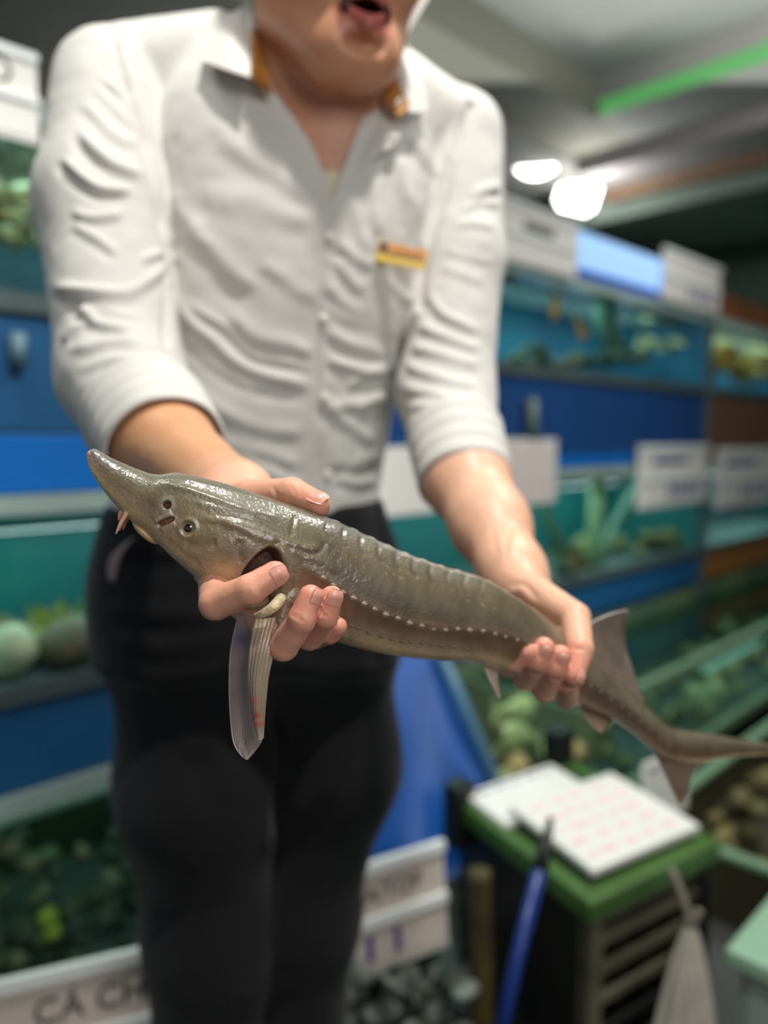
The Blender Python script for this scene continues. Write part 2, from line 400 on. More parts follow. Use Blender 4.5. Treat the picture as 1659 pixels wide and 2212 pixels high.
# ---------------------------------------------------------------- the tank rack
m_rim = mat('tank_rim', (150, 170, 165), 0.3, var=0.1)
m_steel = mat('rack_steel', (70, 84, 84), 0.45, var=0.15)
m_glass = glassmat('tank_glass', (238, 249, 247))
m_water = glassmat('tank_water', (226, 244, 240), 0.02)
m_bluedk = mat('fascia_dark_blue', (24, 66, 122), 0.4, var=0.12, vscale=3)
m_bluemd = mat('fascia_blue', (24, 84, 130), 0.4, var=0.1, vscale=3)
m_bluebr = mat('fascia_bright_blue', (8, 104, 188), 0.35, var=0.08, vscale=3)
m_brownf = mat('fascia_brown', (112, 78, 56), 0.5, var=0.25, vscale=4)
m_back = {k: mat('tank_back_' + k, c, 0.6, rgb2=c2, vscale=2.5) for k, c, c2 in (
    ('teal', (26, 104, 110), (34, 120, 116)), ('blue', (22, 88, 130), (30, 112, 146)), ('deep', (18, 62, 88), (30, 80, 84)),
    ('dark', (34, 46, 34), (52, 60, 40)), ('brown', (84, 62, 44), (104, 84, 52)), ('green', (70, 100, 80), (110, 130, 90)))}
def tank(label, u0, u1, z0, z1, back, v0=-0.48, v1=0.0, energy=6, lc=(0.85, 1, 1), water=True, rimm=None):
    e = tag(empty('fish_tank'), label, 'fish tank', 'fish tanks on the rack')
    wbox('back_panel', u0, u1, v0, v0 + 0.012, z0, z1, m_back[back], e)
    wbox('bottom_panel', u0, u1, v0, v1, z0 - 0.02, z0, m_steel, e)
    for uu in (u0, u1): wbox('side_panel', uu - 0.006, uu + 0.006, v0, v1, z0, z1, m_back[back], e)
    wbox('front_glass', u0, u1, v1 - 0.008, v1, z0, z1, m_glass, e)
    wbox('rim', u0 - 0.01, u1 + 0.01, v1 - 0.012, v1 + 0.012, z1 - 0.012, z1 + 0.022, rimm or m_rim, e)
    wbox('bottom_rail', u0 - 0.01, u1 + 0.01, v1 - 0.012, v1 + 0.012, z0 - 0.03, z0 + 0.004, rimm or m_steel, e)
    if water: wbox('water', u0 + 0.01, u1 - 0.01, v0 + 0.02, v1 - 0.012, z1 - 0.05, z1 - 0.044, m_water, e)
    if not energy: return e
    c = W((u0 + u1) / 2, (v0 + v1) / 2, z1 - 0.008)
    o = light('tank_lamp', 'AREA', c, c - ZD, energy, lc, size=(u1 - u0) * 0.9, size_y=(v1 - v0) * 0.5)
    o.rotation_euler = (0, 0, math.pi / 4)
    return e
B = [(-1.9, -0.14), (-0.10, 1.98), (2.04, 3.8)]
TI = [(1.31, 1.64), (0.62, 0.95)]
tank('upper tank at the left with pale shells against deep blue', *B[0], 1.33, 1.64, 'deep', energy=4)
tank('upper blue tank beside the far sleeve with orange fish and milky pipe', *B[1], 1.31, 1.60, 'blue', energy=7)
tank('upper tank at the far right with golden gravel heap', *B[2], 1.31, 1.60, 'blue', energy=7)
tank('middle teal tank at the left with stones along its floor', *B[0], 0.64, 0.96, 'teal', energy=5)
tank('middle teal tank with slanting pale pipes behind the forearm', *B[1], 0.60, 0.96, 'teal', energy=7)
tank('middle tank at the far right above an orange board', *B[2], 0.60, 0.96, 'deep', energy=6)
tank('dark lower tank at the left full of shellfish', -1.9, -0.14, 0.03, 0.42, 'dark', energy=1.6, lc=(0.8, 1, 0.8))
tank('long shallow tank standing forward under the fish tail', 0.22, 3.3, 0.19, 0.42, 'green', v0=-0.02, v1=0.5, energy=0, lc=(0.9, 1, 0.85),
     rimm=mat('rim_pale_green', (96, 124, 96), 0.35))
def fascia(label, u0, u1, z0, z1, m, v0=-0.02, v1=0.0):
    return tag(wbox('fascia_board', u0, u1, v0, v1, z0, z1, m, None, 0.003), label, 'board', 'coloured boards between the tank tiers')
fascia('dark blue board between the two upper tanks at the left', *B[0], 1.095, 1.298, m_bluemd)
fascia('bright blue board just above the teal tank at the left', *B[0], 0.985, 1.090, m_bluebr)
fascia('deep blue board below the upper tank behind the right arm', *B[1], 1.035, 1.275, m_bluedk)
fascia('lighter blue strip just above the teal tank with slanting pipes', *B[1], 0.985, 1.030, m_bluebr)
fascia('brown board below the upper tank at the far right', *B[2], 0.985, 1.275, m_brownf)
fascia('blue board below the teal tank at the left', *B[0], 0.445, 0.605, m_bluemd)
fascia('blue board below the teal tank behind the dorsal fin', *B[1], 0.445, 0.565, m_bluemd)
fascia('orange brown board under the middle tank at the far right', *B[2], 0.445, 0.565, mat('orange_board', (150, 98, 38), 0.5, var=0.2))
fascia('rust brown board above the upper tank at the far right', *B[2], 1.630, 1.73, mat('rust_board', (132, 80, 48), 0.5, var=0.2))
for u, lb in ((-0.12, 'steel rack post hidden mostly behind the white shirt'), (2.01, 'steel rack post between the two price signs at the far right')):
    tag(wbox('rack_post', u - 0.016, u + 0.016, -0.03, 0.02, 0.0, 1.66, m_steel), lb, 'post', 'posts of the tank rack')
hood = tag(empty('tank_lamp_hood'), 'pale blue glowing lamp hood on the tank between two price signs', 'lamp hood')
ua, za = wallpt(1236, 470, 0.01); ub, zb = wallpt(1460, 575, 0.01)
wbox('housing', ua, ub, -0.2, -0.01, 1.625, 1.78, mat('hood_blue', (90, 140, 200), 0.4), hood)
wbox('tube_glow', ua, ub, -0.01, 0.0, 1.66, 1.78, mat('hood_glow', (170, 205, 245), 0.4, emit=(140, 185, 240), estr=0.6), hood)
wbox('lower_strip', ua, ub, -0.01, 0.004, 1.623, 1.657, mat('hood_strip', (40, 90, 190), 0.4), hood)

# ---------------------------------------------------------------- price signs
m_white = mat('sign_white', (226, 224, 218), 0.35, var=0.02)
m_rail = mat('sign_rail', (236, 240, 238), 0.25)
m_slot = mat('sign_cream', (214, 202, 190), 0.4, var=0.03)
m_ink = mat('ink_black', (44, 38, 38), 0.6)
m_inkb = mat('ink_blue', (60, 58, 140), 0.6)
m_inkr = mat('ink_pink', (238, 186, 190), 0.6)
def sign(label, c, ex, ez, w, h, top=None, bars=0, rows=0, tsize=None, rail=True, rowm=None, cream=False, th=0.006, group='price signs'):
    e = tag(empty('price_sign'), label, 'sign', group)
    ex = np.asarray(ex, float) / np.linalg.norm(ex); ez = np.asarray(ez, float) / np.linalg.norm(ez); n = np.cross(ex, ez)
    def bx(name, x0, x1, y0, y1, z0, z1, m, bev=0.0):
        return obox(name, c + ex * (x0 + x1) / 2 + ez * (y0 + y1) / 2 + n * (z0 + z1) / 2, ex * (x1 - x0) / 2, ez * (y1 - y0) / 2, n * (z1 - z0) / 2, m, e, bev)
    bx('board', -w / 2, w / 2, -h / 2, h / 2, -th, 0, m_white, min(0.003, th * 0.4))
    if rail:
        bx('upper_panel', -w * 0.47, w * 0.47, h * 0.04, h * 0.40, 0, 0.002, m_slot if cream else m_white)
        bx('lower_panel', -w * 0.47, w * 0.47, -h * 0.44, -h * 0.08, 0, 0.002, m_slot if cream else m_white)
        bx('rail', -w / 2, w / 2, h * 0.40, h * 0.5, 0, 0.008, m_rail, 0.002)
        bx('rail', -w / 2, w / 2, -h * 0.07, h * 0.03, 0, 0.008, m_rail, 0.002)
    if top: text(top, tsize or h * 0.26, c + ez * h * 0.21 + n * 0.0026, ex, ez, m_ink, e)
    for i in range(bars):
        x = w * (-0.05 + 0.40 * i / max(1, bars - 1)) if bars > 2 else w * (-0.24 + 0.25 * i)
        bx('digit', x - w * 0.028, x + w * 0.028, -h * 0.36, -h * 0.13, 0.002, 0.003, m_inkb)
    for i in range(rows):
        y = h * (0.36 - 0.72 * i / max(1, rows - 1)); l = w * (0.30 + 0.1 * math.sin(i * 2.3))
        rr_ = random.Random(i * 7 + int(w * 1000)); xx = -w * .42
        while xx < w * .40:
            ll = w * rr_.uniform(.05, .16); bx('print_line', xx, min(xx + ll, w * .44), y - h * rr_.uniform(.012, .03), y + h * rr_.uniform(.012, .03), 0.0005, 0.0012, rowm or m_inkr); xx += ll + w * rr_.uniform(.03, .12)
    return e
def wall_sign(label, x0, x1, y0, y1, v=0.03, **k):
    xm, ym = (x0 + x1) / 2, (y0 + y1) / 2
    ua, _ = wallpt(x0, ym, v); ub, _ = wallpt(x1, ym, v); uc = (ua + ub) / 2
    um, zm = wallpt(xm, ym, v); _, z1 = wallpt(xm, y0, v); _, z0 = wallpt(xm, y1, v)
    return sign(label, W(uc, v, zm), UD, ZD, ub - ua, z1 - z0, **k)
wall_sign('white two-row price sign above the upper tank at the left edge', -95, 82, 92, 292, top='O', tsize=0.06)
wall_sign('two-row white price sign beside the left sleeve above the blue tank', 1062, 1248, 448, 578, top='', rows=0, bars=0)
wall_sign('white price sign above the blue tank next to the rust board', 1432, 1556, 556, 664, bars=4)
wall_sign('white price sign with pink print behind the rolled cuff', 1062, 1202, 948, 1092, rail=False, rows=7)
wall_sign('two-row price sign with blue print in front of the teal tank', 1378, 1527, 962, 1092, bars=5)
wall_sign('rightmost two-row price sign in front of the middle tank', 1548, 1672, 968, 1092, bars=4)
wall_sign('pale blank sign partly hidden between waist and rolled cuff', 815, 950, 965, 1112, rail=False)
# header print on two of them (unreadable dark line)
for x0, x1, y, v, m in ((1140, 1205, 484, 0.045, m_ink), (1420, 1490, 997, 0.045, m_inkb), (1575, 1640, 1002, 0.045, m_inkb)):
    ua, z = wallpt(x0, y, v); ub, _ = wallpt(x1, y, v)
    own = [o for o in bpy.data.objects if o.get('category') == 'sign']
    par = min(own, key=lambda o: np.linalg.norm(np.mean([np.array(c.matrix_world.translation) * 0 + np.array(c.data.vertices[0].co) for c in o.children], 0) - W((ua + ub) / 2, v, z)))
    wbox('header_print', ua, ub, 0.0325, 0.0335, z - 0.012, z + 0.012, m, par)
# large low sign at the lower left, and the one by the right trouser leg
cI = P(172, 2205, 1.10); exI = np.array([0.93, 0.37, 0.0])
sign('large low sign with black lettering at the bottom left corner', cI + np.array([0, 0, -0.02]), exI, np.array([-0.05, 0.16, 1.0]), 0.46, 0.20, top='      CÁ CHIM', tsize=0.050, cream=True)
cJ = P(852, 1968, 1.32); exJ = np.array([0.86, 0.50, 0.0])
sign('two-row price sign with two blue digits beside the black trouser leg', cJ, exJ, np.array([-0.06, 0.06, 1.0]), 0.215, 0.195, top='A/TOP', tsize=0.040, bars=2, cream=True)

# ---------------------------------------------------------------- contents of the tanks
def ico(sub=2):
    bm = bmesh.new(); bmesh.ops.create_icosphere(bm, subdivisions=sub, radius=1.0); V = np.array([v.co[:] for v in bm.verts]); F = np.array([[v.index for v in f.verts] for f in bm.faces]); bm.free()
    return V, F
IV, IF = ico(2)
def rock_mesh(seed, rough=0.3):
    r = 1 + rough * 1.6 * vnoise(IV * 1.3 + seed * 3.1, 1.0, seed) + 0.25 * rough * vnoise(IV * 4 + seed, 1.0, seed + 9)
    return fastmesh('stone', IV * r[:, None], IF, True)
ROCKS = [rock_mesh(i) for i in range(6)]
def shell_mesh(seed):
    """a ribbed clam: two curved valves meeting at a rim"""
    a = IV.copy(); th = np.arctan2(a[:, 1], a[:, 0] + 0.8)
    r = 1 + 0.05 * np.cos(th * 26); a = a * r[:, None]; a[:, 2] *= 0.42; a[:, 0] *= 0.9 + 0.15 * (a[:, 1] ** 2); a[:, 2] -= 0.08 * np.sign(a[:, 2]) * (np.abs(a[:, 2]) < 0.06)
    return fastmesh('shell', a, IF, True)
SHELLS = [shell_mesh(i) for i in range(2)]
def thing_copy(name, me, loc, sc_, rot, m, label, cat, group):
    me2 = me
    key = me.name + m.name
    if key not in MATS:
        me2 = me.copy(); me2.materials.clear(); me2.materials.append(m); MATS[key] = me2
    me2 = MATS[key]
    o = bpy.data.objects.new(name, me2); COL.objects.link(o); o.location = loc; o.scale = sc_; o.rotation_euler = rot
    return tag(o, label, cat, group)
def scatter(n, pxr, pyr, v, size, mats, name, meshes, label, cat, group, seed=0, flat=0.8, zr=(0.0, 9.0)):
    r = random.Random(seed)
    for i in range(n):
        px = r.uniform(*pxr); py = r.uniform(*pyr); vv = r.uniform(*v); u, z = wallpt(px, py, vv); s = r.uniform(*size); z = min(max(z, zr[0] + s * r.uniform(.6, 1.4)), zr[1])
        thing_copy(name, r.choice(meshes), W(u, vv, z), (s, s * r.uniform(.8, 1.2), s * flat * r.uniform(.8, 1.2)), (r.uniform(-.6, .6), r.uniform(-.6, .6), r.uniform(0, 6)), r.choice(mats), label, cat, group)
m_st = [mat('stone_a', (150, 140, 92), .7, var=.25, vscale=20), mat('stone_b', (106, 92, 62), .7, var=.25, vscale=20), mat('stone_c', (182, 172, 120), .7, var=.2, vscale=20)]
m_sh = [mat('shell_a', (206, 190, 140), .5, var=.2, vscale=30), mat('shell_b', (168, 132, 84), .5, var=.25, vscale=30), mat('shell_c', (222, 214, 176), .5, var=.15, vscale=30)]
m_dk = [mat('clam_a', (58, 64, 46), .6, var=.4, vscale=30), mat('clam_b', (84, 92, 62), .6, var=.4, vscale=30), mat('clam_c', (40, 48, 38), .6, var=.3, vscale=30)]
m_lime = mat('clam_lime', (120, 150, 40), .6, var=.2)
m_gy = [mat('oyster_a', (74, 80, 72), .5, var=.35, vscale=30), mat('oyster_b', (60, 64, 56), .5, var=.35, vscale=30), mat('oyster_c', (104, 112, 102), .5, var=.3, vscale=30)]
scatter(26, (-30, 86), (400, 525), (-0.3, -0.06), (.022, .036), m_sh, 'shell', SHELLS, 'pale shell in the heap in the upper tank at the left', 'shell', 'shells in the upper left tank', 1, zr=(1.33, 1.6))
scatter(26, (-40, 215), (1395, 1480), (-0.3, -0.05), (.022, .045), m_st, 'stone', ROCKS, 'rounded stone lying in the left teal tank', 'stone', 'stones in the left teal tank', 2, zr=(.64, .74))
thing_copy('stone', ROCKS[2], W(wallpt(150, 1425, -.05)[0], -.05, .69), (.062, .05, .045), (0.2, .1, .4), mat('stone_stripe', (96, 84, 64), .6, rgb2=(128, 112, 78), vscale=25), 'largest brown stone at the front of the left teal tank', 'stone', None)
thing_copy('stone', ROCKS[4], W(wallpt(20, 1420, -.05)[0], -.05, .70), (.05, .05, .05), (0.2, .1, .4), m_sh[2], 'pale cream boulder at the left edge of the teal tank', 'stone', None)
scatter(90, (-60, 330), (1800, 2130), (-0.25, -0.02), (.018, .034), m_dk, 'clam', SHELLS, 'dark green clam in the lower tank at the left', 'clam', 'clams in the dark lower tank', 3, zr=(.03, .36))
for px, py in ((100, 1980), (110, 2010), (62, 1865), (175, 1840), (30, 2075)):
    u, z = wallpt(px, py, -.015)
    thing_copy('clam', SHELLS[0], W(u, -.012, z), (.024, .02, .03), (1.2, .3, px * .01), m_lime if px in (100, 110) else m_dk[1], 'bright lime green clam at the front of the dark tank' if px in (100, 110) else 'lighter olive clam close to the glass of the dark tank', 'clam', 'bright clams at the glass')
scatter(22, (1380, 1475), (700, 775), (-0.3, -0.05), (.02, .034), [m_sh[0], m_st[0], m_sh[2]], 'shell', SHELLS, 'pale shell in the blue tank under the price signs', 'shell', 'shells in the upper blue tank', 4, zr=(1.31, 1.5))
scatter(34, (1060, 1400), (752, 788), (-0.3, -0.03), (.02, .034), m_dk + [m_st[1]], 'stone', ROCKS, 'dark stone on the floor of the upper blue tank', 'stone', 'stones in the upper blue tank', 5, zr=(1.31, 1.5))
scatter(40, (1520, 1680), (730, 815), (-0.3, -0.03), (.03, .05), [mat('gravel_gold', (196, 150, 50), .6, var=.2), mat('gravel_brown', (150, 112, 52), .6, var=.2)], 'stone', ROCKS, 'golden stone heaped in the upper tank at the far right', 'stone', 'golden stones at the far right', 6, zr=(1.31, 1.5))
scatter(26, (1080, 1500), (1255, 1300), (-0.3, -0.03), (.025, .05), m_st[:2] + m_dk[:1], 'stone', ROCKS, 'olive stone on the floor of the teal tank with pipes', 'stone', 'stones in the teal tank with pipes', 7, zr=(.60, .8))
scatter(60, (1080, 1500), (1480, 1700), (0.1, 0.47), (.02, .042), [m_st[0], m_st[1], mat('stone_olive', (126, 132, 84), .7, var=.2), mat('stone_moss', (96, 112, 78), .7, var=.2)], 'stone', ROCKS, 'mossy stone in the long shallow tank', 'stone', 'stones in the shallow tank', 8, zr=(.19, .33))
scatter(30, (1480, 1700), (1480, 1700), (0.1, 0.47), (.025, .05), [mat('stone_pale_green', (146, 160, 118), .7, var=.2), m_st[0]], 'stone', ROCKS, 'pale green stone in the shallow tank near the right edge', 'stone', 'pale stones in the shallow tank', 9, zr=(.19, .37))
for i in range(70):
    r = random.Random(i + 500); p = P(r.uniform(700, 1005), r.uniform(2095, 2300), r.uniform(1.2, 1.36)); s = r.uniform(.016, .03)
    thing_copy('oyster', r.choice(SHELLS), p, (s, s * 1.3, s), (r.uniform(-1, 1), r.uniform(-1, 1), r.uniform(0, 6)), r.choice(m_gy), 'grey oyster in the heap below the two-row sign', 'oyster', 'oysters in the heap by the trouser leg')
tubm = mat('basin_dark', (34, 38, 34), .5)
bas = tag(empty('basin'), 'dark basin under the oyster heap by the trouser leg', 'basin')
obox('floor_panel', P(870, 2200, 1.28) + np.array([0, 0.03, -.09]), exJ / np.linalg.norm(exJ) * .14, np.array([-.5, .86, 0]) * .11, ZD * .01, tubm, bas)
for sgn in (-1, 1):
    obox('wall_panel', P(870, 2200, 1.28) + np.array([-.5, .86, 0]) * .11 * sgn + np.array([0, 0.03, -.06]), exJ / np.linalg.norm(exJ) * .14, np.array([-.5, .86, 0]) * .008, ZD * .05, tubm, bas)

# pipes, hoses, fish and plants
m_pvc = mat('pipe_pale_green', (150, 172, 128), .4, var=.1)
m_hose = mat('hose_grey_green', (112, 140, 120), .4)
def wtube(name, pts, v, r, m, label, cat='pipe', group=None):
    q = []
    for px, py in pts:
        u, z = wallpt(px, py, v); q.append(W(u, v, z))
    return tag(tube(name, q, r, m, None, 14), label, cat, group)
wtube('pipe', ((1307, 600), (1307, 690), (1322, 745)), -0.12, .045, mat('pipe_milky', (120, 150, 134), .4), 'thick milky green pipe in the upper blue tank')
wtube('pipe', ((1290, 1030), (1284, 1150), (1280, 1240)), -0.06, .028, m_pvc, 'upright pale green pipe in the teal tank')
wtube('hose', ((1388, 1040), (1330, 1130), (1286, 1220)), -0.08, .020, m_hose, 'pale hose slanting down from the blue printed sign', 'hose')
wtube('hose', ((1160, 1070), (1192, 1140), (1225, 1220)), -0.08, .020, m_hose, 'pale hose slanting down beside the forearm', 'hose')
wtube('pipe', ((1150, 860), (1150, 950)), 0.02, .018, mat('pipe_grey', (110, 128, 120), .5), 'short grey pipe above the pink printed sign')
wtube('pipe', ((40, 720), (38, 790)), 0.012, .014, mat('pipe_grey2', (96, 128, 140), .5), 'short grey pipe on the blue board at the left')
def small_fish(label, px, py, v, L, m, flip=1, group=None, tilt=0.0):
    u, z = wallpt(px, py, v); c = W(u, v, z); e = tag(empty('fish'), label, 'fish', group)
    ax = UD * flip * math.cos(tilt) + ZD * math.sin(tilt); up = ZD * math.cos(tilt) - UD * flip * math.sin(tilt)
    t = np.linspace(0, 1, 16); a = np.linspace(0, 2 * math.pi, 17)
    hh = L * 0.26 * np.sin(math.pi * np.clip(t, 0.02, 1) ** 0.7) ** 0.8 * (1 - .55 * t) + L * .012
    G = c + ((t - .45) * L)[:, None, None] * ax + (hh[:, None] * np.cos(a))[..., None] * up + (hh[:, None] * .5 * np.sin(a))[..., None] * ND
    place('body', grid_mesh(G), m, e)
    g = np.stack([np.stack([c + ax * L * (.5 + .22 * s) + up * L * k * (0.03 + .2 * s) for k in (-1, -.3, .3, 1)]) for s in (0, .5, 1)])
    place('tail_fin', grid_mesh(g, thick=.003), m, e)
    g = np.stack([np.stack([c + ax * L * x + up * (L * (.15 + .12 * s)) for x in (-.15, 0, .15)]) for s in (0, 1)])
    place('dorsal_fin', grid_mesh(g, thick=.003), m, e)
    tube('eye', [c - ax * L * .32 + ND * L * .07 + up * L * .05, c - ax * L * .32 + ND * L * .075 + up * L * .05], L * .025, m_ink, e, 8)
m_or = mat('fish_orange', (206, 134, 44), .4, var=.15); m_fb = mat('fish_brown', (122, 86, 42), .4, var=.3, vscale=12); m_fg = mat('fish_green', (150, 182, 124), .4, var=.15, vscale=12); m_fk = mat('fish_darkbrown', (92, 74, 46), .4, var=.3, vscale=12)
small_fish('upper orange fish in the blue tank beside the sleeve', 1200, 662, -.05, .10, m_or, 1, None, 1.35)
small_fish('lower orange fish near the stones of the blue tank', 1255, 716, -.05, .09, m_or, -1, None, .9)
small_fish('orange brown fish at the foot of the slanting pipes', 1240, 1222, -.07, .20, m_fb, 1)
small_fish('large dark brown fish in the teal tank below the blue printed sign', 1400, 1205, -.12, .34, m_fk, -1)
small_fish('long pale green fish in the shallow tank by the blue sheet', 1120, 1592, .40, .17, m_fg, 1, None, -.35)
small_fish('pale fish at the surface of the shallow tank near the fish tail', 1560, 1500, .30, .26, m_fg, -1)
small_fish('pale green fish lying in the shallow tank under the gripping fingers', 1120, 1530, .40, .14, m_fg, -1, None, .2)
m_pl = mat('plant_yellow_green', (150, 160, 74), .5, var=.2)
def plant(label, px, py, v, h, n, seed):
    u, z = wallpt(px, py, v); c = W(u, v, z); e = tag(empty('water_plant'), label, 'plant', 'plants in the teal tanks'); r = random.Random(seed)
    for i in range(n):
        a = r.uniform(-.8, .8); l = h * r.uniform(.6, 1); b = r.uniform(-.4, .4); g = []
        for t in np.linspace(0, 1, 7):
            p = c + ZD * l * t + UD * l * a * t * t + ND * .03 * b * t; wd = .012 * math.sin(math.pi * min(1, .15 + .85 * t)) + .002
            g.append([p - UD * wd, p, p + UD * wd])
        place('leaf', grid_mesh(np.array(g), thick=.002), m_pl, e)
plant('yellow green water plant beside the rack post', 1490, 1270, -.05, .26, 9, 3)
plant('yellow green water plant at the right edge of the photo', 1590, 1270, -.05, .24, 8, 4)
plant('small water plant in the left teal tank', 120, 1400, -.10, .10, 8, 5)

# blue plastic sheet and its hose, by the right trouser leg
sh_t = [P(770, 1360, 1.80), P(860, 1370, 1.80), P(938, 1395, 1.78)]
sh_b = [P(770, 1900, 1.58), P(940, 1910, 1.60), P(1112, 1800, 1.64)]
tt, ss = np.meshgrid(np.linspace(0, 1, 24), np.linspace(0, 1, 30), indexing='ij')
top_ = smooth_path(sh_t, 30); bot_ = smooth_path(sh_b, 30)
G = top_[None] * (1 - tt[..., None]) + bot_[None] * tt[..., None]
G[..., 1] += 0.02 * np.sin(ss * 7 + tt * 2) * tt
tag(place('plastic_sheet', grid_mesh(G, thick=.004), mat('sheet_blue', (4, 82, 164), .4, var=.12, vscale=4)), 'bright blue plastic sheet hanging beside the trouser leg', 'sheet')
tag(tube('hose', [P(942, 1392, 1.74), P(1000, 1520, 1.66), P(1070, 1690, 1.66), P(1118, 1800, 1.62)], .014, mat('hose_blue_grey', (70, 112, 140), .4), None, 12, 20), 'blue grey hose along the slanted edge of the blue sheet', 'hose')

# ---------------------------------------------------------------- black crate with green top
m_blk = mat('crate_black', (22, 23, 22), .38, var=.2, vscale=15, bump=.1, bscale=80)
m_grn = mat('crate_green', (60, 94, 38), .45, var=.2, vscale=12)
m_worn = mat('crate_worn_slat', (92, 88, 72), .5, var=.35, vscale=14)
CZ = .38; cf = np.array([.317, 1.12, CZ]); cl = np.array([.149, 1.45, CZ]); cr = np.array([.575, 1.29, CZ]); cb = cl + cr - cf
e1 = (cr - cf); e2 = (cl - cf); n1 = e1 / np.linalg.norm(e1); n2 = e2 / np.linalg.norm(e2)
cc = (cf + cl + cr + cb) / 4
crate = tag(empty('crate'), 'black slatted crate with a green top frame below the fish tail', 'crate')
def crb(name, a0, a1, b0, b1, z0, z1, m, bev=.003, parent=None):  # a, b in metres from the front corner along n1, n2
    p = cf + n1 * (a0 + a1) / 2 + n2 * (b0 + b1) / 2; p = p.copy(); p[2] = (z0 + z1) / 2
    return obox(name, p, n1 * (a1 - a0) / 2, n2 * (b1 - b0) / 2, ZD * (z1 - z0) / 2, m, parent or crate, bev)
La, Lb = np.linalg.norm(e1), np.linalg.norm(e2)
crb('side_board', 0, .012, 0, Lb, 0.0, CZ - .03, m_blk); crb('side_board', La - .012, La, 0, Lb, 0.0, CZ - .03, m_blk)
crb('back_board', .012, La - .012, Lb - .012, Lb, 0.0, CZ - .03, m_blk)
crb('inner_liner', .02, La - .02, .035, .045, 0, CZ - .03, m_blk)
for a in (.0, La - .03): crb('corner_post', a, a + .03, -.004, .026, 0, CZ - .03, m_worn if a == 0 else m_blk)
for k, z in enumerate((.325, .285, .235, .185, .13, .08, .03)):
    crb('slat', .03, La - .03, 0, .014, z, z + (.018 if k != 1 else .022), m_worn if k in (0, 1, 2, 3) else m_blk)
for a in (.085, .15, .215, .27): crb('upright', a, a + .014, .012, .024, 0, CZ - .05, m_blk)
for a0, a1, b0, b1 in ((-.012, La + .012, -.012, .022), (-.012, La + .012, Lb - .022, Lb + .012), (-.012, .022, .022, Lb - .022), (La - .022, La + .012, .022, Lb - .022)):
    crb('top_rail', a0, a1, b0, b1, CZ - .035, CZ, m_grn, .005)
crb('top_panel', .022, La - .022, .022, Lb - .022, CZ - .028, CZ - .008, mat('crate_green_dark', (52, 70, 40), .5, var=.3))
crb('corner_block', -.03, .02, Lb - .03, Lb + .02, CZ - .09, CZ + .035, m_blk, .006)
crb('corner_block', La - .05, La + .005, Lb - .01, Lb + .04, CZ - .06, CZ + .075, m_blk, .006)
# rusty post on its left
tag(tube('rusty_post', [P(1035, 1880, 1.32), P(1040, 2060, 1.32), P(1046, 2420, 1.34)], .02, mat('rust', (44, 30, 20), .7, rgb2=(80, 72, 28), vscale=9), None, 14, 12), 'rusty brown upright post left of the blue stick', 'post')
# boards lying on the crate
def flat_sign(label, a, b, w, h, ang, z, rows, m, tsz=None):
    c = cf + n1 * a + n2 * b; c = c.copy(); c[2] = CZ + z
    ex = n1 * math.cos(ang) + n2 * math.sin(ang); ez = -n1 * math.sin(ang) + n2 * math.cos(ang)
    return sign(label, c, ex, ez + np.array([0, 0, .03]), w, h, rows=rows, rail=False, rowm=m, th=.014)
flat_sign('white sign with pink handwriting lying on the green crate top', La * .54, Lb * .36, .27, .225, -.02, .025, 5, m_inkr)
flat_sign('white board with faint blue print lying behind the pink one', La * .40, Lb * .80, .24, .13, 0.02, .012, 2, m_inkb)
hc = P(1440, 1700, 1.55)
sign('small upright white sign with a blue stripe behind the fish tail fin', hc, n1, ZD, .145, .13, rows=1, rail=False, rowm=m_inkb)
# blue stick with black grip leaning on the crate
stk = tag(empty('stick'), 'blue stick with black end leaning on the black crate', 'stick')
tube('rod', [P(1062, 2320, 1.00), P(1120, 2060, 1.06), P(1166, 1880, 1.10)], .0105, mat('stick_blue', (14, 46, 116), .35), stk, 14)
tube('grip', [P(1165, 1884, 1.10), P(1178, 1830, 1.12), P(1190, 1765, 1.14)], [.0115, .010, .004], m_blk, stk, 14)
# plastic bag
bagp = P(1492, 2000, 1.12); t = np.linspace(0, 1, 40); a = np.linspace(0, 2 * math.pi, 61)
rr = .006 + .055 * t ** .75; z = -.30 * t
pl = 1 + (.16 * np.sin(a * 7) + .10 * np.sin(a * 13 + 1))[None] * (1 - .5 * t)[:, None]
G = bagp + ((rr[:, None] * pl) * np.cos(a))[..., None] * RT + ((rr[:, None] * pl) * .6 * np.sin(a))[..., None] * np.array([0, 1, 0]) + z[:, None, None] * ZD
bag = tag(empty('plastic_bag'), 'whitish plastic bag tied to the slats of the black crate', 'bag')
place('body', grid_mesh(G), mat('bag_white', (186, 178, 166), .35, var=.12, vscale=20, trans=.0), bag)
tube('tie', [bagp + np.array([-.02, .03, .07]), bagp + np.array([-.006, .01, .03]), bagp, bagp + np.array([.012, .0, .025])], .006, mat('bag_tie', (120, 112, 100), .5), bag, 10, 14)
tub = tag(empty('tub'), 'grey green plastic tub at the lower right edge', 'tub')
tc_ = P(1905, 2260, 1.25); m_tub = mat('tub_grey', (140, 152, 144), .45, var=.08)
obox('body', tc_ + np.array([0, 0, -.0]), UD * .20, ND * .16, ZD * .17, m_tub, tub, .02)
obox('rim', tc_ + np.array([0, 0, .175]), UD * .215, ND * .175, ZD * .014, mat('tub_rim', (140, 176, 148), .4), tub, .006)

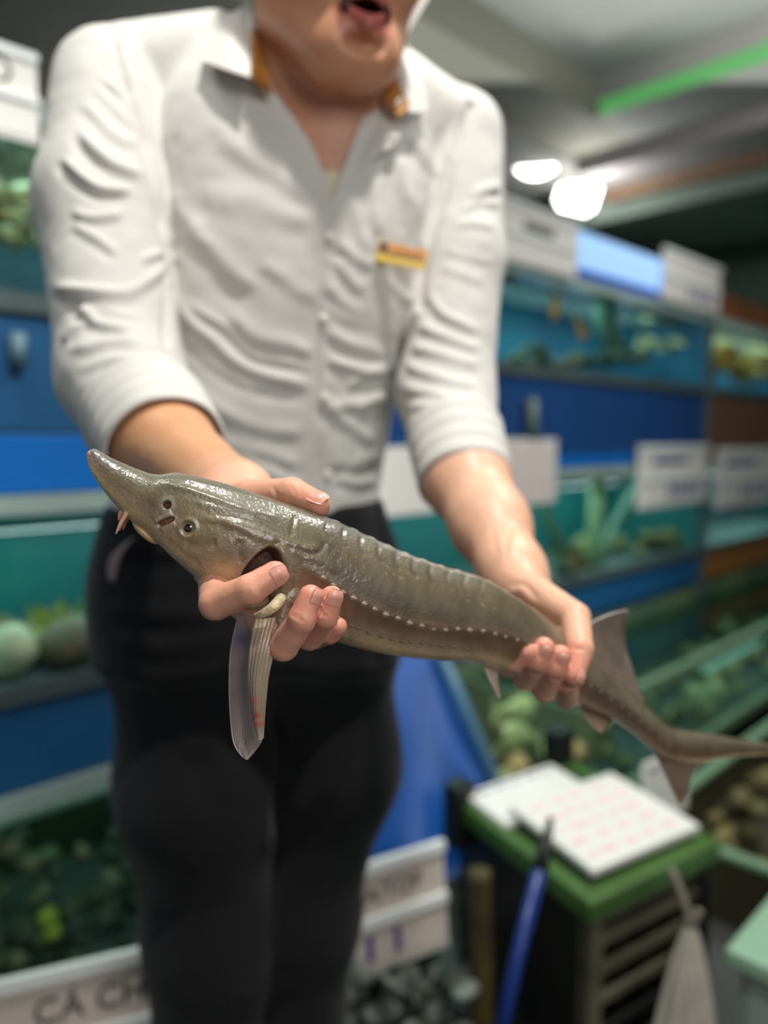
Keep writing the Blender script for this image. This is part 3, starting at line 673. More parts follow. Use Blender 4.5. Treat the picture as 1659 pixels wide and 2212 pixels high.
lowb = tag(empty('basin'), 'low dark basin of olive stones on the floor behind the green crate', 'basin')
m_olv = mat('basin_olive', (58, 56, 38), .5, var=.2)
wbox('floor_panel', .28, 2.0, .58, .98, .0, .02, m_olv, lowb)
for a in ((.28, 2.0, .58, .60), (.28, 2.0, .96, .98), (.28, .30, .60, .96), (1.98, 2.0, .60, .96)):
    wbox('wall_panel', *a, .02, .15, m_olv, lowb); wbox('rim', a[0] - .006, a[1] + .006, a[2] - .006, a[3] + .006, .15, .162, mat('rim_basin', (112, 142, 112), .35), lowb)
r = random.Random(77); m_o = [mat('olive_stone_a', (88, 84, 46), .7, var=.3, vscale=20), mat('olive_stone_b', (60, 56, 34), .7, var=.3, vscale=20), mat('olive_stone_c', (118, 112, 64), .7, var=.2, vscale=20)]
for i in range(70):
    s_ = r.uniform(.02, .034)
    thing_copy('stone', r.choice(ROCKS), W(r.uniform(.34, 1.94), r.uniform(.64, .92), r.uniform(.04, .13)), (s_, s_ * 1.2, s_ * .8), (r.random(), r.random(), r.random() * 6), r.choice(m_o), 'olive stone in the low basin behind the green crate', 'stone', 'olive stones in the low basin')

# ================================================================ STURGEON
ST = [  # top outline, bottom outline (photo points), depth of the axis, half width
    ((192, 974), (188, 990), .412, .0022), ((206, 970), (192, 1008), .413, .0050), ((240, 989), (212, 1042), .415, .0085), ((290, 1011), (252, 1092), .418, .0125),
    ((335, 1025), (294, 1134), .421, .0165), ((384, 1021), (340, 1172), .424, .0200), ((442, 1033), (386, 1214), .427, .0235), ((512, 1052), (432, 1250), .431, .0262),
    ((582, 1076), (484, 1282), .436, .0280), ((652, 1098), (548, 1322), .442, .0285), ((718, 1122), (618, 1350), .450, .0290), ((800, 1160), (705, 1377), .461, .0300),
    ((880, 1196), (800, 1404), .474, .0300), ((960, 1224), (900, 1420), .490, .0290), ((1040, 1248), (1000, 1428), .508, .0270), ((1110, 1288), (1062, 1444), .524, .0245),
    ((1180, 1335), (1122, 1466), .541, .0215), ((1240, 1388), (1190, 1494), .558, .0190), ((1300, 1440), (1252, 1522), .575, .0165), ((1360, 1494), (1316, 1550), .592, .0130),
    ((1410, 1538), (1372, 1588), .606, .0105), ((1452, 1571), (1428, 1634), .620, .0085), ((1520, 1582), (1502, 1648), .640, .0060), ((1600, 1596), (1592, 1634), .664, .0036), ((1720, 1614), (1718, 1628), .700, .0014)]
T3 = np.array([P(*t, d) for t, b, d, w_ in ST]); B3 = np.array([P(*b, d) for t, b, d, w_ in ST]); W3 = np.array([[w_] for *_, w_ in ST])
NS, NA = 860, 240
# denser sampling on the head
k = len(ST); par = np.concatenate([np.linspace(0, 11, 560, endpoint=False), np.linspace(11, k - 1, 300)])
def cat(A, t):
    i = np.clip(t.astype(int), 0, k - 2); f = (t - i)[:, None]
    p0 = A[np.clip(i - 1, 0, k - 1)]; p1 = A[i]; p2 = A[i + 1]; p3 = A[np.clip(i + 2, 0, k - 1)]
    return 0.5 * (2 * p1 + (p2 - p0) * f + (2 * p0 - 5 * p1 + 4 * p2 - p3) * f ** 2 + (3 * p1 - p0 - 3 * p2 + p3) * f ** 3)
top, bot, wid = cat(T3, par), cat(B3, par), np.maximum(cat(W3, par), .0012)[:, 0]
cen = (top + bot) / 2; upv = (top - bot) / 2; hgt = np.linalg.norm(upv, axis=1); upn = upv / hgt[:, None]
tan = np.gradient(cen, axis=0); tan /= np.linalg.norm(tan, axis=1)[:, None]
sid = np.cross(tan, upn); sid /= np.linalg.norm(sid, axis=1)[:, None]
if sid[NS // 2] @ FW > 0: sid = -sid
phi = np.linspace(0, 2 * math.pi, NA, endpoint=False)
cph, sph = np.cos(phi), np.sin(phi)
bodyf = np.clip((par - 9) / 2.5, 0, 1)[:, None]; headf = 1 - bodyf
sgn = lambda a, e: np.sign(a) * np.abs(a) ** e
X = (sgn(sph, .85)[None] * headf + sgn(sph, .95)[None] * bodyf) * wid[:, None]
Y = sgn(cph, 1.0)[None] * hgt[:, None] * np.ones((NS, 1))
# body: a keel on the back, a shoulder at the lateral row; head: lower half fuller, underside flatter
Y = Y + 0; X = X * (1 - .16 * bodyf * np.clip(cph, 0, 1)[None] ** 2) * (1 + .08 * headf * np.clip(-cph, 0, 1)[None])
G0 = cen[:, None] + X[..., None] * sid[:, None] + Y[..., None] * upn[:, None]
def gnorm(G):
    du = np.gradient(G, axis=0); dv = np.roll(G, -1, 1) - np.roll(G, 1, 1); n = np.cross(du, dv); n /= np.linalg.norm(n, axis=2, keepdims=True) + 1e-12
    if (n[NS // 3, NA // 4] @ sid[NS // 3]) < 0: n = -n
    return n
N0 = gnorm(G0)
half = NA // 2 + 1
cs = G0[:, :half].reshape(-1, 3)                      # camera side, top to belly
x, y, dep = PIX(cs); fr = np.tile(phi[:half] / math.pi, (NS, 1)).ravel(); pr = np.repeat(par, half)
disp = np.zeros(len(cs)); MM = .001
def ss(a, b, t): t = np.clip((t - a) / (b - a), 0, 1); return t * t * (3 - 2 * t)
def line(pts, amp, wd, taper=True):
    global disp
    dd, sd, t = poly_dist(x, y, pts); g = np.exp(-(dd / wd) ** 2)
    if taper: g *= ss(0, .15, np.minimum(t, 1 - t) + .02)
    disp += amp * MM * g; return g
def blob(px, py, r, amp, rx=1.0): # radial
    global disp
    dd = np.hypot((x - px) / rx, y - py); disp += amp * MM * np.exp(-(dd / r) ** 2); return dd
sRGB = {'top': (82, 82, 62), 'mid': (106, 96, 74), 'low': (116, 90, 66), 'low2': (136, 108, 80), 'bel': (222, 186, 134), 'cream': (236, 212, 170)}
L = {k_: np.array(lin(v)) for k_, v in sRGB.items()}
def ramp(t, stops):
    out = np.zeros((len(t), 3)); ts = [s_[0] for s_ in stops]
    for c in range(3): out[:, c] = np.interp(t, ts, [s_[1][c] for s_ in stops])
    return out
cb_ = ramp(fr, [(0, L['top']), (.2, L['mid']), (.46, L['mid'] * .9), (.54, L['low']), (.66, L['low2']), (.76, L['bel']), (1, L['cream'])])
hm = np.array(lin((132, 124, 100)))
ch = ramp(fr, [(0, np.array(lin((80, 82, 60)))), (.3, np.array(lin((104, 98, 72)))), (.5, np.array(lin((124, 104, 78)))), (.64, np.array(lin((172, 146, 112)))), (.78, np.array(lin((208, 178, 136)))), (1, np.array(lin((222, 198, 158))))])
wb = ss(8.3, 10.2, pr)[:, None]; col = ch * (1 - wb) + cb_ * wb
# the muzzle: pale edge below, pinkish tip, dark cap
wt = ss(2.2, .2, pr)[:, None]; col = col * (1 - wt * .8) + np.array(lin((190, 150, 140))) * wt * .8
wd_ = (ss(.4, 1.0, pr) * ss(3.2, 1.2, pr) * ss(.55, .3, fr))[:, None]; col = col * (1 - .75 * wd_) + np.array(lin((78, 80, 80))) * .75 * wd_
wl = (ss(5.5, 1.5, pr) * ss(.58, .72, fr))[:, None]; col = col * (1 - wl) + np.array(lin((224, 196, 146))) * wl
def tint(w, rgb):
    global col
    w = np.clip(w, 0, 1)[:, None]; col = col * (1 - w) + np.array(lin(rgb)) * w
# relief of the head
n1_ = blob(361, 1091, 17, .9); n1_ = np.hypot(x - 361, y - 1091); disp -= 3.2 * MM * ss(11, 5, n1_)
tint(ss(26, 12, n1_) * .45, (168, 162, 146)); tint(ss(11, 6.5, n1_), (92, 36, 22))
g = line([(340, 1136), (358, 1124), (376, 1117)], 1.2, 18); d2 = poly_dist(x, y, [(346, 1133), (358, 1127), (370, 1122)])[0]
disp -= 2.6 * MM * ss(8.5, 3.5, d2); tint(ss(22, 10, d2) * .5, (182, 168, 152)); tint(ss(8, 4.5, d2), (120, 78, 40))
ed = blob(406, 1141, 30, 1.0); disp -= .8 * MM * ss(17, 12, ed); g = np.exp(-((ed - 19) / 4.5) ** 2); disp += .5 * MM * g; tint(g * .35, (152, 142, 118))
tint(np.exp(-((x - 455) / 38) ** 2 - ((y - 1150) / 26) ** 2) * .35, (150, 146, 96))
line([(398, 1175), (430, 1180), (470, 1170)], -.9, 12); line([(352, 1160), (400, 1200), (440, 1225)], -.5, 10)
blob(500, 1195, 60, 2.4, 1.2)                                   # gill cover
line([(478, 1130), (520, 1142), (560, 1160), (600, 1172)], 1.0, 9); line([(430, 1120), (500, 1128), (570, 1150), (640, 1178), (700, 1190)], .9, 8)
line([(345, 1043), (420, 1062), (520, 1098), (600, 1120)], .8, 7); line([(380, 1032), (450, 1048), (540, 1072), (640, 1104)], .7, 6); line([(420, 1085), (500, 1105), (560, 1118)], .6, 7)
line([(638, 1110), (632, 1140), (628, 1160)], -.6, 5); line([(640, 1180), (660, 1195), (690, 1192), (705, 1172)], -.8, 6)
line([(520, 1165), (515, 1190), (525, 1215)], -.9, 10); tint(np.exp(-((x - 545) / 34) ** 2 - ((y - 1205) / 22) ** 2) * .6, (96, 86, 76))
line([(620, 1190), (650, 1196), (700, 1215), (730, 1240)], .7, 9)
# gill opening
GP = [(508, 1262), (526, 1226), (552, 1196), (578, 1179), (597, 1183), (609, 1203), (614, 1238), (606, 1278), (584, 1300), (545, 1312), (505, 1290)]
ins = in_poly(x, y, GP); gd = poly_dist(x, y, GP + [GP[0]])[0]
disp -= 13 * MM * np.where(ins, ss(0, 15, gd), 0)
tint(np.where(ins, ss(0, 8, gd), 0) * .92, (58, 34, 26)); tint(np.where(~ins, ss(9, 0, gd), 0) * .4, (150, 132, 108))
line([(598, 1174), (617, 1206), (624, 1245), (616, 1290), (596, 1318)], 2.0, 11); tint(poly_dist(x, y, [(620, 1200), (630, 1250), (618, 1300)])[0] * -1 / 40 + .6, (122, 112, 92))
tint(np.exp(-((x - 585) / 30) ** 2 - ((y - 1322) / 18) ** 2) * .8, (206, 190, 160))
# the back: one fold per dorsal plate, wrinkled flank
for i, xs in enumerate((706, 742, 780, 818, 856, 893, 930, 968, 1004, 1040)):
    yt = np.interp(xs, [700, 800, 880, 960, 1040], [1116, 1160, 1196, 1224, 1248])
    g = line([(xs + 4, yt), (xs - 2, yt + 26), (xs + 10, yt + 50)], -.40, 5); tint(g * .55 * (1 if i < 7 else .4), (70, 66, 58))
for i in range(26):
    xs = 650 + i * 21; yb = np.interp(xs, [640, 760, 850, 960, 1080, 1200], [1240, 1285, 1330, 1356, 1366, 1400])
    g = line([(xs + 26, yb - 85), (xs + 12, yb - 50), (xs - 2, yb - 18)], -.07, 6); tint(g * .22, (84, 80, 66))
LAT = [(660, 1222), (700, 1248), (760, 1290), (800, 1312), (850, 1335), (900, 1350), (960, 1360), (1020, 1363), (1080, 1371), (1140, 1394), (1200, 1432), (1260, 1470), (1330, 1516), (1400, 1572), (1450, 1618)]
dl, sl, tl = poly_dist(x, y, LAT); mb = ss(8.8, 10, pr)
tint(np.exp(-((dl * sl - 20) / 20) ** 2) * .38 * mb, (108, 80, 56)); disp += 1.0 * MM * np.exp(-(dl / 12) ** 2) * mb
VEN = [(760, 1352), (850, 1380), (940, 1392), (1030, 1400)]
tint(np.exp(-(poly_dist(x, y, VEN)[0] / 14) ** 2) * .4, (172, 150, 126))
# mottling, gold flecks, fine skin grain
nz = vnoise(cs, 90, 3) + .6 * vnoise(cs, 260, 5) + .7 * vnoise(np.stack([x / 14, y / 60, 0 * x], 1), 1.0, 31) * ss(8.5, 10, pr) + .5 * vnoise(cs, 620, 33); col *= (1 + .34 * nz)[:, None]
fl_ = vnoise(cs, 700, 11) * ss(.2, .0, np.abs(y - np.interp(x, [600, 700, 900, 1100], [1150, 1190, 1260, 1320])) / 300); tint(ss(.30, .40, fl_) * .5, (206, 180, 112))
sp_ = vnoise(cs, 900, 17); tint(ss(.33, .42, sp_) * .25 * headf.repeat(half, 1).ravel(), (176, 168, 140))
hd_ = ss(10, 7, pr); disp += .10 * MM * vnoise(cs, 900, 21) * hd_ + .10 * MM * vnoise(cs, 330, 23) + .10 * MM * vnoise(cs, 600, 29) + .15 * MM * vnoise(cs, 1100, 27) * ss(4, 1.5, pr)
disp = disp.reshape(NS, half); col = np.clip(col, .004, 1).reshape(NS, half, 3)
# fade at the back line and belly line, then mirror to the far side
edge = np.minimum(np.arange(half), half - 1 - np.arange(half)) / 5.0; dfull = np.zeros((NS, NA)); cfull = np.zeros((NS, NA, 3))
dfull[:, :half] = disp; cfull[:, :half] = col; mir = np.arange(NA - half, 0, -1)
dfull[:, half:] = disp[:, mir]; cfull[:, half:] = col[:, mir]
G = G0 + N0 * dfull[..., None]
idx = np.arange(NS * NA).reshape(NS, NA); nx = np.roll(idx, -1, 1)
Q = np.stack([idx[:-1], idx[1:], nx[1:], nx[:-1]], -1).reshape(-1, 4)
V = np.concatenate([G.reshape(-1, 3), cen[:1] - tan[:1] * .0012, cen[-1:]]); C = np.concatenate([cfull.reshape(-1, 3), cfull[0, :1], cfull[-1, :1]])
tr = np.concatenate([np.stack([nx[0], idx[0], np.full(NA, NS * NA), np.full(NA, NS * NA)], -1), np.stack([idx[-1], nx[-1], np.full(NA, NS * NA + 1), np.full(NA, NS * NA + 1)], -1)])
me = bpy.data.meshes.new('sturgeon')
me = fastmesh('sturgeon', V, Q, True, C)
bmx = bmesh.new(); bmx.from_mesh(me); bmx.verts.ensure_lookup_table()
for r_, cv in ((idx[0], NS * NA), (idx[-1], NS * NA + 1)):
    for j in range(NA):
        f_ = bmx.faces.new((bmx.verts[int(r_[j])], bmx.verts[int(r_[(j + 1) % NA])], bmx.verts[cv])); f_.smooth = True
bmesh.ops.recalc_face_normals(bmx, faces=bmx.faces); bmx.to_mesh(me); bmx.free()
m_fish = mat('sturgeon_skin', (120, 112, 92), .42, .5, attr='Col', bump=.38, bscale=560, bdist=.0009, coat=.85, coatr=.05)
fish = tag(place('sturgeon', me, m_fish), 'grey brown sturgeon with pointed snout held in both hands', 'fish')
FS = G[:, :half].reshape(-1, 3); FN = gnorm(G)[:, :half].reshape(-1, 3); fpx, fpy, _ = PIX(FS)
def on_fish(px, py):
    i = np.argmin((fpx - px) ** 2 + (fpy - py) ** 2); return FS[i], FN[i], tan[i // half]
# eye
pe, ne, te = on_fish(406, 1141); be = np.cross(ne, te); te = np.cross(be, ne); be /= np.linalg.norm(be); te /= np.linalg.norm(te)
rE = .0034; th_ = np.linspace(0, 1.45, 24); az = np.linspace(0, 2 * math.pi, 33)
Ge = (pe - ne * .0020) + rE * (np.cos(th_)[:, None, None] * ne * .75 + (np.sin(th_)[:, None] * np.cos(az))[..., None] * te + (np.sin(th_)[:, None] * np.sin(az))[..., None] * be)
ce_ = np.zeros((24, 33, 3)); ce_[:] = lin((96, 84, 66)); ce_[th_ < .88] = lin((150, 124, 80)); ce_[th_ < .76] = lin((62, 46, 40)); ce_[th_ < .62] = lin((30, 24, 24))
place('eye', grid_mesh(Ge, col=ce_), mat('fish_eye', (40, 30, 26), .08, .8, attr='Col', coat=1.0, coatr=.03), fish)
# barbels and the mouth under the snout
m_barb = mat('barbel', (206, 160, 134), .35, .5, sss=.2)
for pts in (((274, 1106, .410), (262, 1128, .408), (250, 1154, .407)), ((266, 1100, .413), (259, 1112, .413), (256, 1124, .413)), ((272, 1104, .418), (262, 1130, .420), (258, 1146, .421)), ((278, 1108, .424), (270, 1128, .427), (266, 1144, .428))):
    tube('barbel', [P(*q) for q in pts], [.0016, .0012, .0004], m_barb, fish, 8, 8)
a_ = np.linspace(0, 2 * math.pi, 25); t_ = np.linspace(0, math.pi, 13); cm = P(316, 1148, .420); ax_ = (P(350, 1184, .420) - P(292, 1128, .418)); ax_ /= np.linalg.norm(ax_); bx_ = np.cross(ax_, FW); bx_ /= np.linalg.norm(bx_)
Gm = cm + .0095 * np.cos(t_)[:, None, None] * ax_ + .0034 * (np.sin(t_)[:, None] * np.cos(a_))[..., None] * bx_ + .008 * (np.sin(t_)[:, None] * np.sin(a_))[..., None] * FW
place('mouth', grid_mesh(Gm), mat('fish_mouth', (214, 178, 128), .35, .5, var=.1, vscale=80), fish)
# scutes
def scute_mesh(lx, ly, lz, rgb, rgb2):
    n, m = 9, 9; uu, vv = np.meshgrid(np.linspace(-1, 1, n), np.linspace(-1, 1, m), indexing='ij')
    shp = np.clip(1 - np.abs(uu) ** 1.6 - .75 * np.abs(vv), 0, 1); keel = np.exp(-(vv / .25) ** 2) * .5
    z = (shp ** .6) * (.6 + keel) * (1 + .35 * uu)
    wv = vv * (1 - .45 * np.abs(uu) ** 2)
    G_ = np.stack([uu * lx, wv * ly, z * lz], -1); w_ = np.clip(keel * 2 * (z > .3), 0, 1)[..., None]
    return grid_mesh(G_, 'scute', col=np.array(lin(rgb)) * (1 - w_) + np.array(lin(rgb2)) * w_)
m_scu = mat('scute', (170, 160, 140), .4, .5, attr='Col', coat=.3, bump=.2, bscale=900)
sc_d = scute_mesh(.0064, .0056, .0012, (118, 110, 90), (206, 200, 186)); sc_l = scute_mesh(.0027, .0017, .0010, (140, 128, 108), (182, 170, 150)); sc_v = scute_mesh(.0024, .0017, .0006, (140, 116, 90), (168, 146, 120))
for mm_ in (sc_d, sc_l, sc_v): mm_.materials.append(m_scu)
def scute(me_, p, n, t, s=1.0):
    b = np.cross(n, t); b /= np.linalg.norm(b); t = np.cross(b, n); t /= np.linalg.norm(t); n = np.cross(t, b)
    o = bpy.data.objects.new('scute', me_); COL.objects.link(o); o.parent = fish
    M = Matrix(((t[0] * s, b[0] * s, n[0] * s, p[0]), (t[1] * s, b[1] * s, n[1] * s, p[1]), (t[2] * s, b[2] * s, n[2] * s, p[2]), (0, 0, 0, 1))); o.matrix_local = M
tpx = PIX(G[:, 0])[0]
for i, xs in enumerate((722, 760, 798, 836, 874, 911, 948, 985, 1020, 1054, 1086, 1116, 1146)):
    j = int(np.argmin(np.abs(tpx - xs))); scute(sc_d, G[j, 0] - upn[j] * .0011, upn[j], tan[j], 1.0 if i < 8 else .8)
LP = smooth_path(LAT, 400); cum = np.concatenate([[0], np.cumsum(np.linalg.norm(np.diff(LP, axis=0), axis=1))])
for s_ in np.arange(46, cum[-1], 26.5):
    qx, qy = np.interp(s_, cum, LP[:, 0]), np.interp(s_, cum, LP[:, 1]) + random.uniform(-2, 2); p, n, t = on_fish(qx, qy); scute(sc_l, p - n * .0002, n, t, random.uniform(.8, 1.05) if qx < 1150 else .7)
VP = smooth_path(VEN, 100)
for i in range(0, 100, 8): p, n, t = on_fish(*VP[i]); scute(sc_v, p, n, t)
# fins
def fin(name, A, Bp, rays, rgb, edge=(214, 200, 190), th=.0011, curve=0.0, spots=None, na=60, nb=44, rayamp=.00022, tipw=.16):
    A_ = smooth_path([P(*q) for q in A], na); B_ = smooth_path([P(*q) for q in Bp], na); s = np.linspace(0, 1, nb)
    Gf = A_[:, None] * (1 - s[None, :, None]) + B_[:, None] * s[None, :, None]
    Gf = Gf - FW * (curve * np.sin(math.pi * s))[None, :, None]
    du = np.gradient(Gf, axis=0); dv = np.gradient(Gf, axis=1); N = np.cross(du, dv); N /= np.linalg.norm(N, axis=2, keepdims=True) + 1e-12
    rv = np.sin(2 * math.pi * rays * s)[None, :] * np.ones((na, 1)); Gf = Gf + N * (rayamp * rv)[..., None]
    t = np.linspace(0, 1, na)[:, None]; base = np.array(lin(rgb)); c = base * (1 + .28 * rv[..., None]) * np.ones((na, nb, 1))
    wE = np.clip((t - 1 + tipw) / tipw, 0, 1) * np.ones((1, nb)) * .75
    wE = np.maximum(wE, np.clip(1 - s / .05, 0, 1)[None] * .6 * (t > .1)); wE = wE[..., None]
    c = c * (1 - wE) + np.array(lin(edge)) * wE
    px_, py_, _ = PIX(Gf.reshape(-1, 3)); c = c * (1 + .25 * vnoise(Gf.reshape(-1, 3), 180, 4)).reshape(na, nb, 1)
    for sx, sy, r, rgb_ in (spots or []):
        w_ = np.exp(-(((px_ - sx) ** 2 + (py_ - sy) ** 2) / r ** 2)).reshape(na, nb, 1); c = c * (1 - w_) + np.array(lin(rgb_)) * w_
    return place(name, grid_mesh(Gf, name, thick=th, col=np.clip(c, 0, 1)), m_fin, fish)
m_fin = mat('fin_skin', (140, 125, 115), .35, .5, attr='Col', coat=.5, bump=.15, bscale=700, sss=.0)
tag(fin('pectoral_fin', [(516, 1325, .432), (500, 1400, .432), (496, 1470, .430), (498, 1540, .427), (506, 1605, .424), (530, 1640, .422)],
    [(575, 1330, .426), (566, 1400, .424), (560, 1470, .422), (560, 1540, .420), (566, 1595, .420), (534, 1640, .421)], 15, (158, 142, 138), spots=[(525, 1380, 22, (110, 92, 128)), (530, 1560, 30, (168, 152, 142))], tipw=.12), 'purplish grey far pectoral fin')
tag(fin('pectoral_fin', [(556, 1336, .414), (544, 1400, .408), (540, 1460, .407), (544, 1510, .408), (552, 1560, .410), (562, 1590, .412)],
    [(618, 1330, .418), (598, 1390, .411), (582, 1450, .409), (574, 1510, .409), (569, 1555, .410), (566, 1592, .412)], 7, (158, 140, 118), th=.0022, curve=.004,
    spots=[(549, 1512, 9, (206, 120, 100)), (556, 1545, 7, (190, 90, 76)), (560, 1562, 6, (200, 96, 84))], rayamp=.0003), 'brownish near pectoral fin with red sores')
tube('fin_spine', [P(*q) for q in ((552, 1331, .408), (574, 1322, .405), (594, 1308, .407), (612, 1286, .420))], [.0016, .0025, .0031, .0030], mat('fin_bone', (204, 190, 154), .4, .4, var=.25, vscale=260, coat=.3, bump=.4, bscale=500), fish, 14, 20)
tube('fin_base', [P(*q) for q in ((632, 1230, .434), (626, 1272, .427), (611, 1318, .422), (592, 1376, .413))], [.0060, .0100, .0096, .0040], mat('fin_base_skin', (118, 108, 86), .35, .5, var=.15, vscale=150, coat=.6, bump=.2, bscale=500), fish, 18, 24)
fin('dorsal_fin', [(1258, 1402, .566), (1272, 1352, .566), (1308, 1330, .570), (1352, 1317, .575)], [(1392, 1522, .600), (1368, 1450, .594), (1350, 1390, .588), (1356, 1318, .576)], 14, (140, 124, 108), edge=(206, 202, 200), tipw=.1)
fin('anal_fin', [(1246, 1512, .578), (1268, 1556, .580), (1296, 1581, .582)], [(1346, 1552, .600), (1322, 1556, .595), (1300, 1581, .583)], 9, (150, 122, 94))
fin('pelvic_fin', [(1040, 1428, .510), (1056, 1468, .508), (1078, 1507, .506)], [(1074, 1440, .520), (1076, 1474, .514), (1080, 1507, .507)], 6, (158, 138, 118))
fin('caudal_fin', [(1398, 1588, .612), (1424, 1650, .625), (1450, 1705, .632), (1468, 1738, .636)], [(1520, 1642, .640), (1498, 1668, .640), (1486, 1705, .638), (1471, 1738, .636)], 13, (134, 112, 94), tipw=.08)

# ================================================================ PERSON
def PP(*q): return P(*q).astype(np.float32)
YAW = math.radians(13); EX = np.array([math.cos(YAW), math.sin(YAW), 0], np.float32); EY = np.array([-math.sin(YAW), math.cos(YAW), 0], np.float32)
TOR = [(1260, 530, .955, .172, .112), (1150, 532, .945, .168, .108), (1085, 533, .938, .160, .104), (950, 560, .925, .155, .103), (800, 592, .915, .151, .106), (600, 630, .900, .150, .112),
       (450, 645, .892, .156, .110), (300, 650, .888, .164, .098), (200, 655, .888, .152, .082), (120, 690, .888, .108, .066), (60, 702, .886, .080, .056), (0, 710, .880, .066, .055)]
tc3 = np.array([P(c, y_, d) for y_, c, d, a, b in TOR]); o_ = np.argsort(tc3[:, 2]); tz = tc3[o_, 2]
ta = np.array([t[3] for t in TOR])[o_]; tb = np.array([t[4] for t in TOR])[o_]; txx = tc3[o_, 0]; tyy = tc3[o_, 1]
zz = np.linspace(tz[0], tz[-1], 120)
def smi(v): return np.convolve(np.pad(np.interp(zz, tz, v), 6, 'edge'), np.ones(13) / 13, 'valid')
s_a, s_b, s_x, s_y = map(smi, (ta, tb, txx, tyy))
def torso(p, grow=0.0, zlo=None, zhi=None):
    z = p[:, 2]; a = np.interp(z, zz, s_a) + grow; b = np.interp(z, zz, s_b) + grow
    dx = p[:, 0] - np.interp(z, zz, s_x); dy = p[:, 1] - np.interp(z, zz, s_y)
    qx = dx * EX[0] + dy * EX[1]; qy = dx * EY[0] + dy * EY[1]
    n_ = 2.35
    k0 = (np.abs(qx / a) ** n_ + np.abs(qy / b) ** n_) ** (1 / n_)
    d = (k0 - 1) * np.minimum(a, b) * np.where(k0 < 1, 1, 1.0)
    d = np.where(k0 > 1, np.hypot(qx, qy) * (1 - 1 / np.maximum(k0, 1e-6)), d)
    return smax(smax(d, z - (zhi if zhi else zz[-1]) - grow, .03), (zlo if zlo else zz[0]) - z - grow, .01)
# joints -----------------------------------------------------------
A_sh, A_mid, A_el, A_cu, A_wr = PP(240, 192, .852), PP(222, 440, .812), PP(262, 812, .752), PP(352, 962, .655), PP(505, 1085, .535)
B_sh, B_mid, B_el, B_cu, B_wr = PP(985, 300, .935), PP(990, 560, .905), PP(962, 850, .862), PP(1004, 1030, .775), PP(1108, 1235, .655)
NK0, NK1 = PP(706, 330, .885), PP(730, -60, .800)
def neck(p, r=.056): return rcone(p, NK0, NK1, r * 1.06, r)
def shirt_f(p):
    d = torso(p)
    d = smin(d, rcone(p, PP(470, 120, .880), PP(264, 164, .862), .045, .051), .025)
    d = smin(d, rcone(p, PP(880, 216, .895), PP(985, 302, .93), .045, .052), .025)
    sl = chain(p, [A_sh, A_mid, A_el, A_cu], [.061, .066, .058, .050], .02)
    sr = chain(p, [B_sh, B_mid, B_el, B_cu], [.058, .052, .052, .045], .02)
    d = smin(d, sl, .005); d = smin(d, sr, .006)
    return d
V, F = surfnet(shirt_f, (-.50, .55, .90), (.30, 1.12, 1.68), .0026)
N = grad(shirt_f, V)
